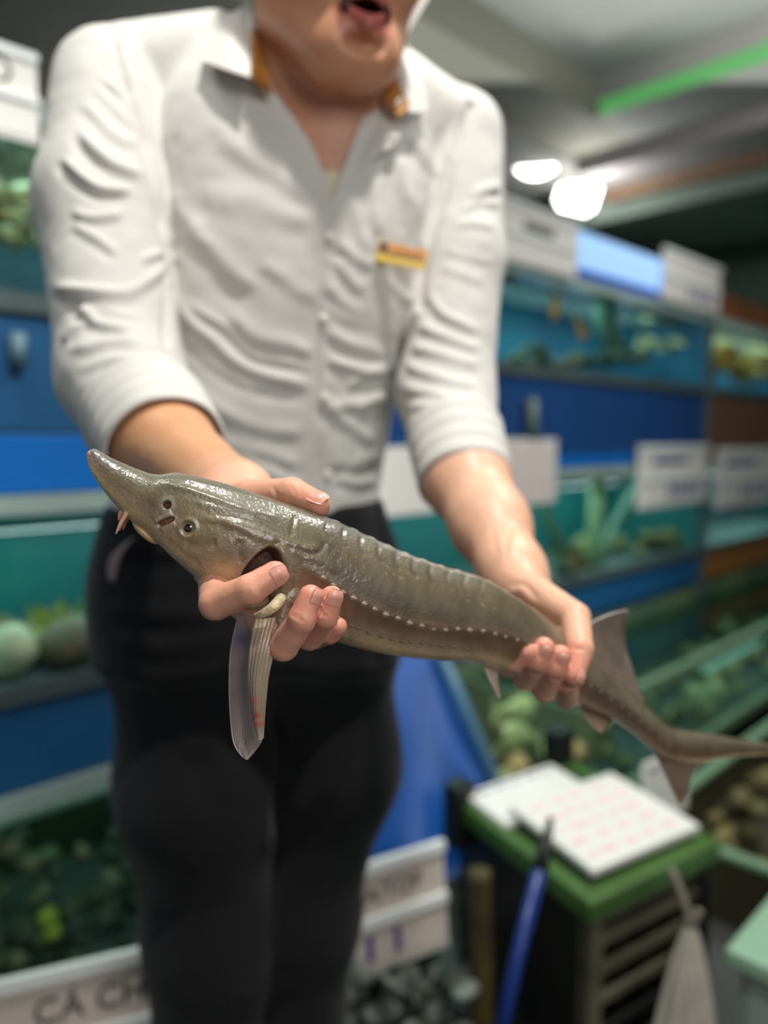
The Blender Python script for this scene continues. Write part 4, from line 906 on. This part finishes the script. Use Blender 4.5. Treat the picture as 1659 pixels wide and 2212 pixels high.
FOLD = [  # sleeve on the near side
    ([(175, 215), (228, 272), (301, 325)], 5, 9), ([(163, 272), (203, 321), (252, 357), (317, 386)], 7, 9), ([(136, 329), (159, 369), (212, 402), (293, 414)], 8, 9),
    ([(146, 455), (183, 467), (244, 463), (269, 455)], 5, 8), ([(146, 475), (203, 512), (260, 552)], 4, 9), ([(118, 593), (138, 626), (195, 642), (285, 626), (346, 585), (366, 556)], 9, 10),
    ([(163, 654), (212, 695), (285, 711)], 7, 9), ([(134, 736), (160, 705), (190, 690)], 6, 8), ([(138, 752), (244, 744), (346, 748), (366, 727)], 7, 9), ([(300, 563), (354, 546)], 5, 8),
    ([(216, 162), (260, 215), (293, 250)], 3, 7), ([(200, 180), (250, 240), (298, 285)], 3, 7), ([(230, 180), (262, 205), (290, 225)], 3, 6), ([(152, 790), (230, 778), (330, 782)], 5, 9), ([(150, 680), (215, 665), (300, 672)], 4, 9),
    # shirt front
    ([(365, 627), (401, 681), (474, 753), (582, 813), (685, 844)], 11, 13), ([(359, 789), (414, 838), (486, 886), (582, 922), (685, 940)], 11, 13), ([(486, 669), (558, 717), (685, 765)], 8, 14),
    ([(438, 922), (522, 958), (650, 1006)], 9, 12), ([(395, 860), (470, 905), (560, 950)], 6, 10), ([(380, 700), (440, 770), (520, 820), (600, 850)], 6, 9), ([(400, 640), (480, 700), (560, 760), (680, 800)], 6, 9), ([(470, 1000), (560, 1020), (660, 1050)], 6, 11),
    ([(703, 705), (763, 741), (842, 777)], 9, 11), ([(703, 770), (770, 800), (850, 820)], 8, 10), ([(691, 862), (763, 934), (824, 958)], 9, 11), ([(739, 838), (800, 815), (852, 785)], 8, 11), ([(709, 603), (757, 657), (830, 690)], 8, 12),
    ([(715, 880), (790, 880), (850, 850)], 7, 10), ([(700, 985), (760, 1000), (830, 985)], 8, 12), ([(700, 650), (760, 690), (860, 720)], 6, 10), ([(720, 1030), (780, 1045), (820, 1040)], 5, 9), ([(760, 900), (815, 870), (850, 880)], 6, 9),
    ([(446, 262), (523, 320), (600, 378), (690, 452)], 7, 17), ([(430, 380), (520, 440), (620, 470), (700, 490)], 5, 18), ([(385, 480), (440, 520), (520, 600), (560, 640)], 7, 18), ([(380, 400), (400, 450), (450, 500)], 5, 16), ([(560, 560), (630, 610), (690, 640)], 5, 14),
    ([(855, 315), (866, 398), (884, 524)], 5, 10), ([(806, 380), (812, 450), (816, 520)], 6, 9), ([(894, 289), (918, 340), (940, 395)], 5, 10), ([(938, 250), (965, 310), (985, 360)], 4, 11), ([(770, 430), (780, 500), (800, 560)], 4, 11), ([(890, 420), (905, 480), (915, 540)], 4, 9),
    ([(720, 505), (760, 545), (820, 590)], 6, 11), ([(720, 545), (770, 610), (800, 640)], 6, 10), ([(830, 600), (870, 640), (900, 650)], 5, 9),
    # far sleeve
    ([(1017, 434), (1050, 408), (1082, 392)], 4, 7), ([(974, 490), (1020, 482), (1070, 484)], 4, 7), ([(955, 530), (1010, 555), (1075, 560)], 4, 7), ([(990, 460), (1030, 440), (1078, 430)], 3, 6), ([(950, 570), (1000, 590), (1060, 610)], 4, 8),
    ([(930, 620), (960, 680), (1040, 720)], 5, 9), ([(880, 740), (950, 770), (1040, 790)], 7, 9), ([(870, 780), (930, 810), (1030, 830)], 7, 8), ([(865, 830), (930, 850), (1040, 870)], 6, 8), ([(870, 870), (940, 880), (1050, 900)], 4, 9), ([(900, 690), (960, 730), (1040, 760)], 6, 9)]
FOLD = [(p_, a_ * .00046, w_ * 1.25) for p_, a_, w_ in FOLD]
dsp = folds(V, N, FOLD, 26.0)
px, py, dd_ = PIX(V)
front = (N @ FW.astype(np.float32)) < -.1
xl = np.interp(py, [430, 600, 800, 1000, 1100], [716, 697, 690, 692, 686])         # overlap of the buttoned front
dsp += np.where(front & (py > 425) & (py < 1120), .0022 * (1 / (1 + np.exp(-(px - xl) / 2.2))) * np.exp(-np.clip(px - xl - 30, 0, None) / 10), 0)
dsp += .0022 * vnoise(V, 26, 41) + .0012 * vnoise(V, 70, 43)
# armhole seams pull the cloth in
for seam in ([(240, 62), (262, 150), (300, 262), (340, 400), (366, 540), (366, 640), (360, 740)], [(1018, 230), (985, 330), (950, 440), (915, 560), (905, 660)]):
    d_, s_, t_ = poly_dist(px, py, seam); dsp -= np.where(front, .0075 * np.exp(-(d_ / 9.0) ** 2), 0)
V2 = V + N * dsp[:, None]
VNECK = [(530, -60), (560, 120), (592, 196), (636, 256), (672, 312), (700, 372), (716, 438), (742, 360), (772, 285), (800, 215), (822, 140), (835, 80), (845, -60)]
fc = V2[F].mean(1); fpx_, fpy_, _ = PIX(fc); fcen32 = fc.astype(np.float32)
nf = N[F].mean(1)
cut = in_poly(fpx_, fpy_, VNECK) & ((nf @ FW) < .2)
cut |= (neck(fcen32, .066) < 0) & (fc[:, 2] > 1.38)
dA = (A_cu - A_el) / np.linalg.norm(A_cu - A_el); dB = (B_cu - B_el) / np.linalg.norm(B_cu - B_el)
cut |= ((fc - A_cu) @ dA > .004) & (np.linalg.norm(fc - A_cu, axis=1) < .10)
cut |= ((fc - B_cu) @ dB > .004) & (np.linalg.norm(fc - B_cu, axis=1) < .10)
belt_z = np.interp(fpx_, [225, 520, 835], [P(225, 1065, .9)[2], P(520, 1092, .85)[2], P(835, 1085, .95)[2]]) - .02
cut |= (fc[:, 2] < belt_z) & (fc[:, 0] < B_el[0] - .055) & ~(np.linalg.norm(fc - A_cu, axis=1) < .12)
Vs, Fs, keep_ = compact(V2, F[~cut])

# ---- skin: body, head, arms and hands, one mesh
R3 = lambda *a: np.array(a, np.float32)
# head frame
hf = np.array([.40, -.90, -.22]); hf /= np.linalg.norm(hf); hx = np.cross(hf, ZD); hx /= np.linalg.norm(hx); hu = np.cross(hx, hf)
HR = np.stack([hx, hf, hu], 1).astype(np.float32); HS = 1.06
HC = (P(802, 10, .715) - HR @ np.array([0, .102, -.066]) * HS).astype(np.float32)
def Hh(x_, y_, z_): return (HC + HR @ (np.array([x_, y_, z_], np.float32) * HS)).astype(np.float32)
def he(p, c, r): return ell(p, Hh(*c), np.array(r) * HS, HR)
def head_f(p):
    d = he(p, (0, -.012, .035), (.074, .094, .092))
    d = smin(d, he(p, (0, .030, -.035), (.062, .062, .078)), .05)
    d = smin(d, he(p, (0, .066, -.098), (.030, .026, .024)), .04)                     # chin
    for s in (-1, 1):
        d = smin(d, rcone(p, Hh(s * .056, -.005, -.055), Hh(s * .022, .062, -.100), .020, .018), .035)  # jaw
        d = smin(d, he(p, (s * .040, .062, -.020), (.024, .022, .026)), .03)          # cheek
        d = smax(d, -he(p, (s * .032, .092, .020), (.018, .014, .012)), .012)         # eye socket
        d = smin(d, he(p, (s * .032, .074, .020), (.0125, .0125, .0125)), .004)
        d = smin(d, he(p, (s * .076, -.012, .002), (.008, .018, .032)), .010)         # ear
        d = smin(d, he(p, (s * .013, .098, -.030), (.009, .010, .008)), .008)
    d = smin(d, rcone(p, Hh(0, .086, .022), Hh(0, .112, -.024), .007, .012), .014)    # nose
    d = smax(d, -he(p, (0, .100, -.066), (.024, .024, .0085)), .006)                  # open mouth
    for s in (-1, 1):
        d = smin(d, rcone(p, Hh(0, .101, -.0545), Hh(s * .023, .088, -.064), .0052, .0026), .004)
        d = smin(d, rcone(p, Hh(0, .098, -.0790), Hh(s * .023, .088, -.066), .0066, .0028), .004)
    d = smax(d, -he(p, (0, .090, -.094), (.016, .008, .006)), .012)
    return d
def chest_f(p):
    d = torso(p, -.0085)
    d = smin(d, neck(p), .05)
    d = smin(d, rcone(p, PP(660, 270, .846), PP(560, 225, .862), .010, .010), .03); d = smin(d, rcone(p, PP(752, 285, .852), PP(850, 215, .875), .010, .010), .03)
    # tendons of the neck
    d = smin(d, rcone(p, PP(672, 270, .842), PP(610, 40, .800), .012, .012), .03); d = smin(d, rcone(p, PP(740, 275, .846), PP(810, 90, .810), .012, .012), .03)
    d = smin(d, head_f(p), .022)
    return d
zc = P(700, 560, .85)[2]
Vh, Fh = surfnet(chest_f, (-.28, .52, zc), (.16, 1.06, 1.86), .0026)
# hands. Photo points with depth, thickest joint first
def finger(pts, rs): return [PP(*q) for q in pts], rs
H1 = dict(
    thumb=finger([(500, 1092, .506), (540, 1074, .476), (632, 1066, .458), (686, 1090, .448)], [.0150, .0110, .0094, .0076]),
    index=finger([(466, 1224, .440), (466, 1304, .400), (540, 1274, .390), (594, 1240, .394)], [.0102, .0087, .0079, .0068]),
    middle=finger([(530, 1290, .452), (612, 1396, .411), (652, 1338, .398), (671, 1288, .399)], [.0104, .0080, .0072, .0062]),
    ring=finger([(575, 1290, .462), (668, 1374, .428), (702, 1330, .409), (716, 1290, .408)], [.0102, .0078, .0071, .0062]),
    pinky=finger([(615, 1290, .472), (680, 1376, .446), (712, 1368, .432), (730, 1353, .426)], [.0092, .0068, .0060, .0052]))
H2 = dict(
    thumb=finger([(1118, 1262, .628), (1242, 1334, .560), (1252, 1402, .534), (1238, 1458, .524)], [.0165, .0112, .0096, .0080]),
    index=finger([(1215, 1405, .610), (1224, 1502, .565), (1222, 1470, .535), (1224, 1440, .530)], [.0110, .0094, .0086, .0078]),
    middle=finger([(1185, 1410, .612), (1176, 1488, .545), (1198, 1440, .520), (1210, 1416, .518)], [.0110, .0092, .0086, .0074]),
    ring=finger([(1150, 1405, .612), (1134, 1464, .540), (1158, 1425, .513), (1174, 1400, .511)], [.0108, .0090, .0086, .0076]),
    pinky=finger([(1115, 1395, .612), (1094, 1438, .535), (1108, 1426, .515), (1138, 1408, .508)], [.0098, .0082, .0080, .0070]))
def hand_f(p, H, elbow, wrist, palm, rel, fore):
    d = chain(p, [elbow] + fore[0] + [wrist], [rel] + fore[1], .02)
    pal = None
    for nm in ('index', 'middle', 'ring', 'pinky'):
        q = rcone(p, wrist, H[nm][0][0], .0175, .0125); pal = q if pal is None else smin(pal, q, .014)
    for c_, r_ in palm: pal = smin(pal, np.linalg.norm(p - c_, axis=1) - r_, .02)
    pal = smin(pal, rcone(p, wrist, H['thumb'][0][0], .0175, H['thumb'][1][0]), .015)
    d = smin(d, pal, .02)
    fg = None
    for nm in ('index', 'middle', 'ring', 'pinky', 'thumb'):
        pts, rs = H[nm]; q = chain(p, pts, rs, .0016)
        fg = q if fg is None else smin(fg, q, .0012)
    return smin(d, fg, .007)
def hand1(p): return hand_f(p, H1, A_el, A_wr, [(PP(535, 1190, .492), .016), (PP(500, 1140, .500), .018)], .041, ([PP(352, 962, .655)], [.0395, .026]))
def hand2(p): return hand_f(p, H2, B_el, B_wr, [(PP(1150, 1330, .630), .018)], .043, ([PP(1004, 1030, .775), PP(1060, 1135, .715)], [.041, .034, .0250]))
V1, F1 = surfnet(hand1, (-.36, .36, .90), (.0, .82, 1.20), .0014)
V3, F3 = surfnet(hand2, (.02, .48, .82), (.26, .93, 1.20), .0016)
CRE = [([(545, 1262), (566, 1292)], -.5, 3), ([(552, 1258), (572, 1288)], -.4, 3), ([(625, 1325), (660, 1345)], -.6, 3), ([(682, 1318), (712, 1335)], -.5, 3), ([(588, 1050), (600, 1075)], -.6, 4),
       ([(628, 1048), (640, 1068)], -.5, 3), ([(640, 1046), (650, 1066)], -.4, 3), ([(440, 1258), (470, 1240)], -.5, 3)]
n_ = grad(hand1, V1); V1 = V1 + n_ * (folds(V1, n_, [(p_, a_ * .001, w_) for p_, a_, w_ in CRE]) + .00016 * vnoise(V1, 500, 7) + .0003 * vnoise(V1, 140, 9))[:, None]
CR2 = [([(1120, 1130), (1100, 1200)], .9, 7), ([(1075, 1140), (1085, 1200)], .8, 6), ([(1095, 1270), (1130, 1262), (1165, 1300)], -1.2, 7), ([(1140, 1450), (1165, 1458)], -.8, 4), ([(1185, 1465), (1215, 1470)], -.8, 4), ([(1232, 1400), (1268, 1405)], -.6, 4)]
n_ = grad(hand2, V3); V3 = V3 + n_ * (folds(V3, n_, [(p_, a_ * .001, w_) for p_, a_, w_ in CR2]) + .0003 * vnoise(V3, 140, 9))[:, None]
# body under the clothes
LEG_L = [PP(405, 1250, .955), PP(432, 1700, .965), PP(456, 2020, .985), PP(430, 2700, 1.05)]
LEG_R = [PP(700, 1250, .975), PP(725, 1650, 1.00), PP(668, 1980, 1.02), PP(640, 2700, 1.08)]
def body_f(p):
    d = torso(p, -.014)
    d = smin(d, rcone(p, A_sh, A_el, .045, .034), .02); d = smin(d, rcone(p, B_sh, B_el, .043, .034), .02)
    d = smin(d, chain(p, LEG_L, [.07, .068, .052, .03], .03), .02); d = smin(d, chain(p, LEG_R, [.07, .062, .050, .03], .03), .02)
    return smax(d, p[:, 2] - zc - .02, .01)
Vb, Fb = surfnet(body_f, (-.45, .6, .02), (.25, 1.35, 1.5), .007)
def skin_col(V, base, mott=.10, seed=1):
    c = np.tile(np.array(lin(base)), (len(V), 1)); return c * (1 + mott * 2 * vnoise(V, 45, seed) + mott * vnoise(V, 160, seed + 1))[:, None]
ch_ = skin_col(Vh, (196, 140, 108)); q = (Vh - HC) @ HR / HS
lipw = np.exp(-((q[:, 0] / .024) ** 2) ** 2) * np.exp(-((q[:, 2] + .067) / .0175) ** 4) * (q[:, 1] > .086); ch_ = ch_ * (1 - .85 * lipw[:, None]) + np.array(lin((196, 96, 98))) * .85 * lipw[:, None]
inm = (np.abs(q[:, 2] + .066) < .008) & (np.abs(q[:, 0]) < .024) & (q[:, 1] > .06) & (q[:, 1] < .094); ch_[inm] = lin((70, 26, 28))
c1 = skin_col(V1, (232, 172, 142), .08, 5); c3 = skin_col(V3, (228, 178, 148), .08, 6)
for Vx, cx, H in ((V1, c1, H1), (V3, c3, H2)):
    for nm, (pts, rs) in H.items():
        for pp_, r_, am in ((pts[3], .016, .55), (pts[2], .008, .22), (pts[1], .010, .30)):
            w_ = am * np.exp(-(np.linalg.norm(Vx - pp_, axis=1) / r_) ** 2)[:, None]; cx[:] = cx * (1 - w_) + np.array(lin((222, 136, 116))) * w_
wA = ss(.012, .05, np.linalg.norm(V1 - A_wr, axis=1)) * ((V1 - A_wr) @ (A_el - A_wr) > 0); c1[:] = c1 * (1 - wA[:, None]) + skin_col(V1, (206, 152, 112), .05, 8) * wA[:, None]
cb0 = skin_col(Vb, (200, 146, 112))
VV = np.concatenate([Vh, V1, V3, Vb]); o1 = len(Vh); o2 = o1 + len(V1); o3 = o2 + len(V3)
FF = np.concatenate([Fh, F1 + o1, F3 + o2, Fb + o3]); CC = np.clip(np.concatenate([ch_, c1, c3, cb0]), 0, 1)
m_skin = mat('skin', (205, 150, 120), .42, .45, attr='Col', sss=.15, bump=.12, bscale=900, bdist=.0006)
person = tag(place('person', fastmesh('person', VV, FF, True, CC), m_skin), 'person in white rolled-sleeve shirt and black trousers holding a sturgeon', 'person')
# fingernails
m_nail = mat('nail', (230, 162, 142), .3, .5, coat=.15)
def nail(H, nm, nrm, ln=.0090, ang=46, off=.0, lab=None):
    pts, rs = H[nm]; a = pts[3] - pts[2]; a = a / np.linalg.norm(a); n = nrm[0] * RT + nrm[1] * UPV - nrm[2] * FW; n = n - (n @ a) * a; n /= np.linalg.norm(n); b = np.cross(a, n)
    r = rs[3]; c = pts[3] + a * (.0005 + off); G_ = []
    for u in np.linspace(-1, 1, 14):
        row = []; hw = math.radians(ang) * (1 - .18 * max(0, u) ** 2) * (math.sqrt(max(0, 1 - ((-u - .45) / .55) ** 2)) * .35 + .65 if u < -.45 else 1)
        drop = .0020 * max(0, u) ** 2 + .0008 * (1 if u < -.9 else 0)
        for t in np.linspace(-hw, hw, 11): row.append(c + a * (u * ln * .5 + .0006) + (r * 1.02 - drop) * (math.cos(t) * n + math.sin(t) * b))
        G_.append(row)
    place('fingernail', grid_mesh(np.array(G_), thick=.0007), m_nail, person)
nail(H1, 'thumb', (.1, .75, .65), .0105); nail(H1, 'index', (.80, .2, .55)); nail(H1, 'middle', (.80, .0, .6)); nail(H1, 'ring', (.45, .0, .9), .0092); nail(H1, 'pinky', (.3, .6, .6), .0075)
nail(H2, 'thumb', (.7, .0, .7)); nail(H2, 'middle', (.3, .1, .95)); nail(H2, 'ring', (.3, .1, .95)); nail(H2, 'pinky', (-.1, .6, .7), .008)
# eyes and hair (above the frame)
for s in (-1, 1):
    a_ = np.linspace(0, 2 * math.pi, 25); t_ = np.linspace(0, math.pi, 13); c = Hh(s * .032, .076, .020)
    Ge = c + .0118 * (np.cos(t_)[:, None, None] * hf + (np.sin(t_)[:, None] * np.cos(a_))[..., None] * hx + (np.sin(t_)[:, None] * np.sin(a_))[..., None] * hu)
    ce_ = np.ones((13, 25, 3)) * lin((232, 228, 222)); ce_[t_ < .55] = lin((40, 26, 18))
    place('eye', grid_mesh(Ge, col=ce_), mat('human_eye', (220, 220, 220), .1, .6, attr='Col'), person)
def hair_f(p):
    d = he(p, (0, -.020, .045), (.083, .098, .094)); d = smin(d, he(p, (0, -.060, -.010), (.070, .055, .060)), .03)
    d = d - .006 * np.sin((p @ HR[:, 0]) * 900) * .12
    d = smax(d, -he(p, (0, .085, -.02), (.070, .075, .085)), .012)
    for s in (-1, 1): d = smin(d, rcone(p, Hh(s * .070, -.005, .02), Hh(s * .073, -.010, -.045), .009, .004), .01)
    return d
Vx, Fx = surfnet(hair_f, HC - .17, HC + .19, .0035)
place('hair', fastmesh('hair', Vx, Fx), mat('hair_black', (24, 20, 18), .35, .5, bump=.4, bscale=150), person)
# shirt
m_shirt = mat('shirt_cotton', (204, 202, 196), .75, .25, var=.02, vscale=6, bump=.10, bscale=900, bdist=.0004, sheen=.15)
place('shirt', fastmesh('shirt', Vs, Fs), m_shirt, person)
def frame(ax):
    ax = ax / np.linalg.norm(ax); e = np.cross(ax, ZD); e /= np.linalg.norm(e); return ax, e, np.cross(ax, e)
def cuff(c0, ax, r0, r1, ln, seed):
    ax, e, g = frame(ax); a = np.linspace(0, 2 * math.pi, 97); t = np.linspace(0, 1, 20)
    prof = [(0, r0), (1, r1), (1.02, r1 - .0015), (1.0, r1 - .004), (0.2, r0 - .005)]
    tt_ = np.concatenate([np.linspace(0, 1, 22), np.array([1.02, 1.015, .98, .6, .2])]); rr_ = np.concatenate([np.linspace(r0, r1, 22), np.array([r1 - .0016, r1 - .0032, r1 - .0042, r1 - .0050, r0 - .0055])])
    G_ = c0 + (tt_ * ln)[:, None, None] * ax + (rr_[:, None] * np.cos(a))[..., None] * e + (rr_[:, None] * np.sin(a))[..., None] * g
    q_ = G_.reshape(-1, 3); w_ = (.0022 * vnoise(q_, 35, seed) + .0008 * np.sin(tt_ * 22)[:, None].repeat(97, 1).ravel() * (tt_[:, None].repeat(97, 1).ravel() < 1)).reshape(G_.shape[:2])
    w_[:, -1] = w_[:, 0]
    G_ = G_ + w_[..., None] * (np.cos(a)[None, :, None] * e + np.sin(a)[None, :, None] * g)
    place('cuff', grid_mesh(G_), m_shirt, person)
cuff(A_cu - dA * .056, dA, .0570, .0520, .066, 3); cuff(B_cu - dB * .064, dB, .0515, .0480, .072, 4)
# collar: leaves, inner band and turned-out front
def patch(name, rows, m, th=.0016, n=24, wr=.0012, seed=2):
    R_ = [smooth_path([P(*q) for q in r], n) for r in rows]; R_ = np.array(R_)
    G_ = np.stack([smooth_path(R_[:, j], n) for j in range(n)], 1); q_ = G_.reshape(-1, 3)
    G_ = G_ - (wr * vnoise(q_, 40, seed)).reshape(n, n)[..., None] * FW
    return place(name, grid_mesh(G_, thick=th), m, person)
def sdep(px_, py_, off):
    i_ = np.where((np.hypot(spx - px_, spy - py_) < 9) & (sd_ < 1.0))[0]
    if len(i_) == 0: i_ = np.argsort((spx - px_) ** 2 + (spy - py_) ** 2)[:6]
    return (px_, py_, float(sd_[i_].min()) - off)
spx, spy, sd_ = PIX(Vs)
S_ = sdep
patch('collar_leaf', [[S_(468, 40, .006), S_(502, 28, .010), (536, 8, .850)], [S_(452, 84, .014), S_(496, 88, .020), (543, 76, .815)], [S_(438, 132, .022), S_(488, 150, .028), S_(541, 168, .034)]], m_shirt)
patch('collar_leaf', [[(832, 84, .842), S_(850, 84, .012), S_(872, 106, .006)], [(855, 150, .820), S_(880, 156, .022), S_(908, 172, .010)], [S_(880, 240, .030), S_(900, 243, .026), S_(926, 234, .016)]], m_shirt)
patch('collar_back', [[(905, -30, .850), (916, -20, .852), (930, -10, .856)], [(872, 40, .846), (882, 44, .848), (894, 50, .852)], [(834, 88, .840), (845, 90, .844), (862, 100, .850)]], m_shirt)
m_band = mat('collar_band_tan', (196, 134, 62), .5, .3, rgb2=(150, 96, 44), vscale=60)
patch('collar_band', [[S_(543, 66, .012), S_(552, 66, .008), (566, 70, .835)], [S_(544, 120, .022), S_(560, 135, .016), S_(578, 152, .010)], [S_(545, 168, .028), S_(566, 188, .020), S_(588, 207, .012)]], m_band)
patch('collar_band', [[(812, 118, .826), (824, 112, .826), (838, 110, .826)], [(818, 176, .812), (840, 172, .808), (864, 185, .806)], [S_(836, 218, .022), S_(860, 250, .026), S_(886, 228, .034)]], m_band)
text('E', .012, P(862, 222, .790) - FW * .002, RT * .9 - UPV * .5, UPV * .9 + RT * .5, m_white, person, name='band_print')
patch('front_facing', [[(798, 212, .842), (806, 208, .838), (826, 216, .826), (862, 262, .815)], [(772, 285, .826), (790, 275, .818), (824, 290, .808), (858, 305, .806)], [(744, 358, .812), (756, 358, .806), (776, 358, .802), (800, 352, .803)], [(717, 440, .800), (722, 436, .798), (728, 430, .797), (736, 422, .798)]], m_shirt, th=.002)
patch('front_facing', [[(590, 182, .842), (578, 190, .835), (560, 200, .832)], [(640, 250, .826), (626, 262, .818), (606, 276, .818)], [(684, 318, .812), (668, 332, .806), (648, 350, .808)], [(716, 440, .800), (706, 440, .798), (694, 440, .802)]], m_shirt, th=.002)
# vest in the neck opening
V_, F_ = Vh, Fh; fx, fy, _ = PIX(V_[F_].mean(1)); nh = grad(chest_f, V_); sel = (fx > 640) & (fx < 790) & (fy > 372 + ((fx - 715) / 40) ** 2 * 6) & (fy < 520) & ((nh[F_].mean(1) @ FW) < -.1)
v_, f_, _k = compact(V_ + nh * .0022, F_[sel]); place('vest', fastmesh('vest', v_, f_), mat('vest_cream', (214, 208, 180), .7, var=.05, vscale=60), person)
# buttons
m_btn = mat('button_pearl', (214, 208, 196), .25, .6)
sv = Vs; spx, spy, sd_ = PIX(sv)
for bx_, by_ in ((716, 512), (703, 688), (704, 862), (706, 1030)):
    i = np.where(np.hypot(spx - bx_, spy - by_) < 5)[0]; i = i[np.argmin(sd_[i])] if len(i) else np.argmin((spx - bx_) ** 2 + (spy - by_) ** 2); c = sv[i]
    tube('button', [c + FW * .001, c - FW * .0012, c - FW * .0022], [.0055, .0055, .0040], m_btn, person, 20)
# name badge on the chest
i = np.where(np.hypot(spx - 868, spy - 553) < 40)[0]; dB_ = sd_[i].min() - .006
ex_ = P(922, 566, dB_ + .004) - P(815, 545, dB_ - .002); wB = np.linalg.norm(ex_); ex_ /= wB; cB = P(868, 553, dB_); ez_ = UPV - (UPV @ ex_) * ex_; ez_ /= np.linalg.norm(ez_); nb_ = np.cross(ex_, ez_)
hB = .021
badge = obox('name_badge', cB, ex_ * wB / 2, ez_ * hB / 2, nb_ * .0016, mat('badge_yellow', (214, 176, 40), .3, .5), person, .0008)
tag(badge, 'small orange and yellow name badge')
obox('badge_top', cB + ez_ * hB * .22 + nb_ * .0019, ex_ * wB * .48, ez_ * hB * .26, nb_ * .0004, mat('badge_orange', (206, 134, 30), .3), badge)
obox('badge_line', cB + ez_ * hB * .17 + nb_ * .0025 + ex_ * wB * .10, ex_ * wB * .30, ez_ * hB * .030, nb_ * .0002, m_ink, badge)
obox('badge_line', cB - ez_ * hB * .04 + nb_ * .0025 + ex_ * wB * .06, ex_ * wB * .36, ez_ * hB * .035, nb_ * .0003, mat('badge_brown', (120, 86, 24), .4), badge)
obox('badge_emblem', cB + ez_ * hB * .22 - ex_ * wB * .38 + nb_ * .0025, ex_ * wB * .085, ez_ * hB * .24, nb_ * .0003, mat('badge_dark', (84, 44, 24), .4), badge)
# trousers
def trouser_f(p):
    d = torso(p, .004, zlo=P(500, 1400, .95)[2] , zhi=P(500, 1078, .85)[2])
    d = smin(d, ell(p, PP(532, 1300, .965), (.186, .118, .125)), .03)
    l = chain(p, LEG_L, [.098, .094, .076, .060], .05); r = chain(p, LEG_R, [.090, .076, .058, .052], .05)
    d = smin(d, smin(l, r, .012), .05)
    return d
Vt, Ft = surfnet(trouser_f, (-.5, .6, .03), (.3, 1.4, 1.12), .005)
nt_ = grad(trouser_f, Vt)
TF = [([(215, 1180), (300, 1190), (420, 1180)], 4, 14), ([(230, 1300), (330, 1330), (470, 1320)], 5, 16), ([(240, 1380), (340, 1400), (480, 1370)], 4, 16), ([(600, 1420), (700, 1460), (830, 1440)], 5, 18), ([(420, 1500), (470, 1620), (500, 1750)], 5, 20),
      ([(330, 1450), (390, 1540), (430, 1660)], 4, 18), ([(590, 1450), (596, 1560), (600, 1700), (600, 1900)], -8, 9), ([(640, 1500), (690, 1600), (700, 1750)], 4, 20), ([(330, 1900), (430, 1930), (540, 1890)], 2, 26), ([(620, 1880), (690, 1850), (770, 1870)], 2, 26)]
Vt = Vt + nt_ * (folds(Vt, nt_, [(p_, a_ * .0006, w_ * 1.4) for p_, a_, w_ in TF], 20.0) + .002 * vnoise(Vt, 18, 61))[:, None]
place('trousers', fastmesh('trousers', Vt, Ft), mat('trouser_black', (16, 17, 21), .8, .25, var=.1, vscale=10, bump=.1, bscale=700, bdist=.0004, sheen=.1), person)
# slip tucked at the hip, shoes
patch('pocket_tag', [[(292, 1158, .800), (288, 1160, .800), (282, 1166, .802)], [(262, 1200, .798), (256, 1196, .798), (248, 1192, .800)], [(252, 1236, .798), (244, 1228, .798), (234, 1216, .800)], [(246, 1256, .800), (240, 1254, .800), (234, 1248, .802)]], mat('tag_pink_grey', (150, 132, 134), .5), th=.002)
for lg in (LEG_L, LEG_R):
    fx_ = lg[3]; sh = lambda p, f=fx_: smin(rcone(p, R3(f[0], f[1] + .05, .045), R3(f[0] + .01, f[1] - .13, .034), .045, .032), rcone(p, R3(f[0], f[1] + .01, .05), R3(f[0], f[1] + .01, .12), .042, .045), .03)
    shc = lambda p, g=sh: smax(g(p), .004 - p[:, 2], .006)
    v_, f_ = surfnet(shc, (fx_[0] - .1, fx_[1] - .22, -.02), (fx_[0] + .1, fx_[1] + .14, .2), .006)
    place('shoe', fastmesh('shoe', v_, f_), mat('shoe_black', (18, 18, 18), .4), person)
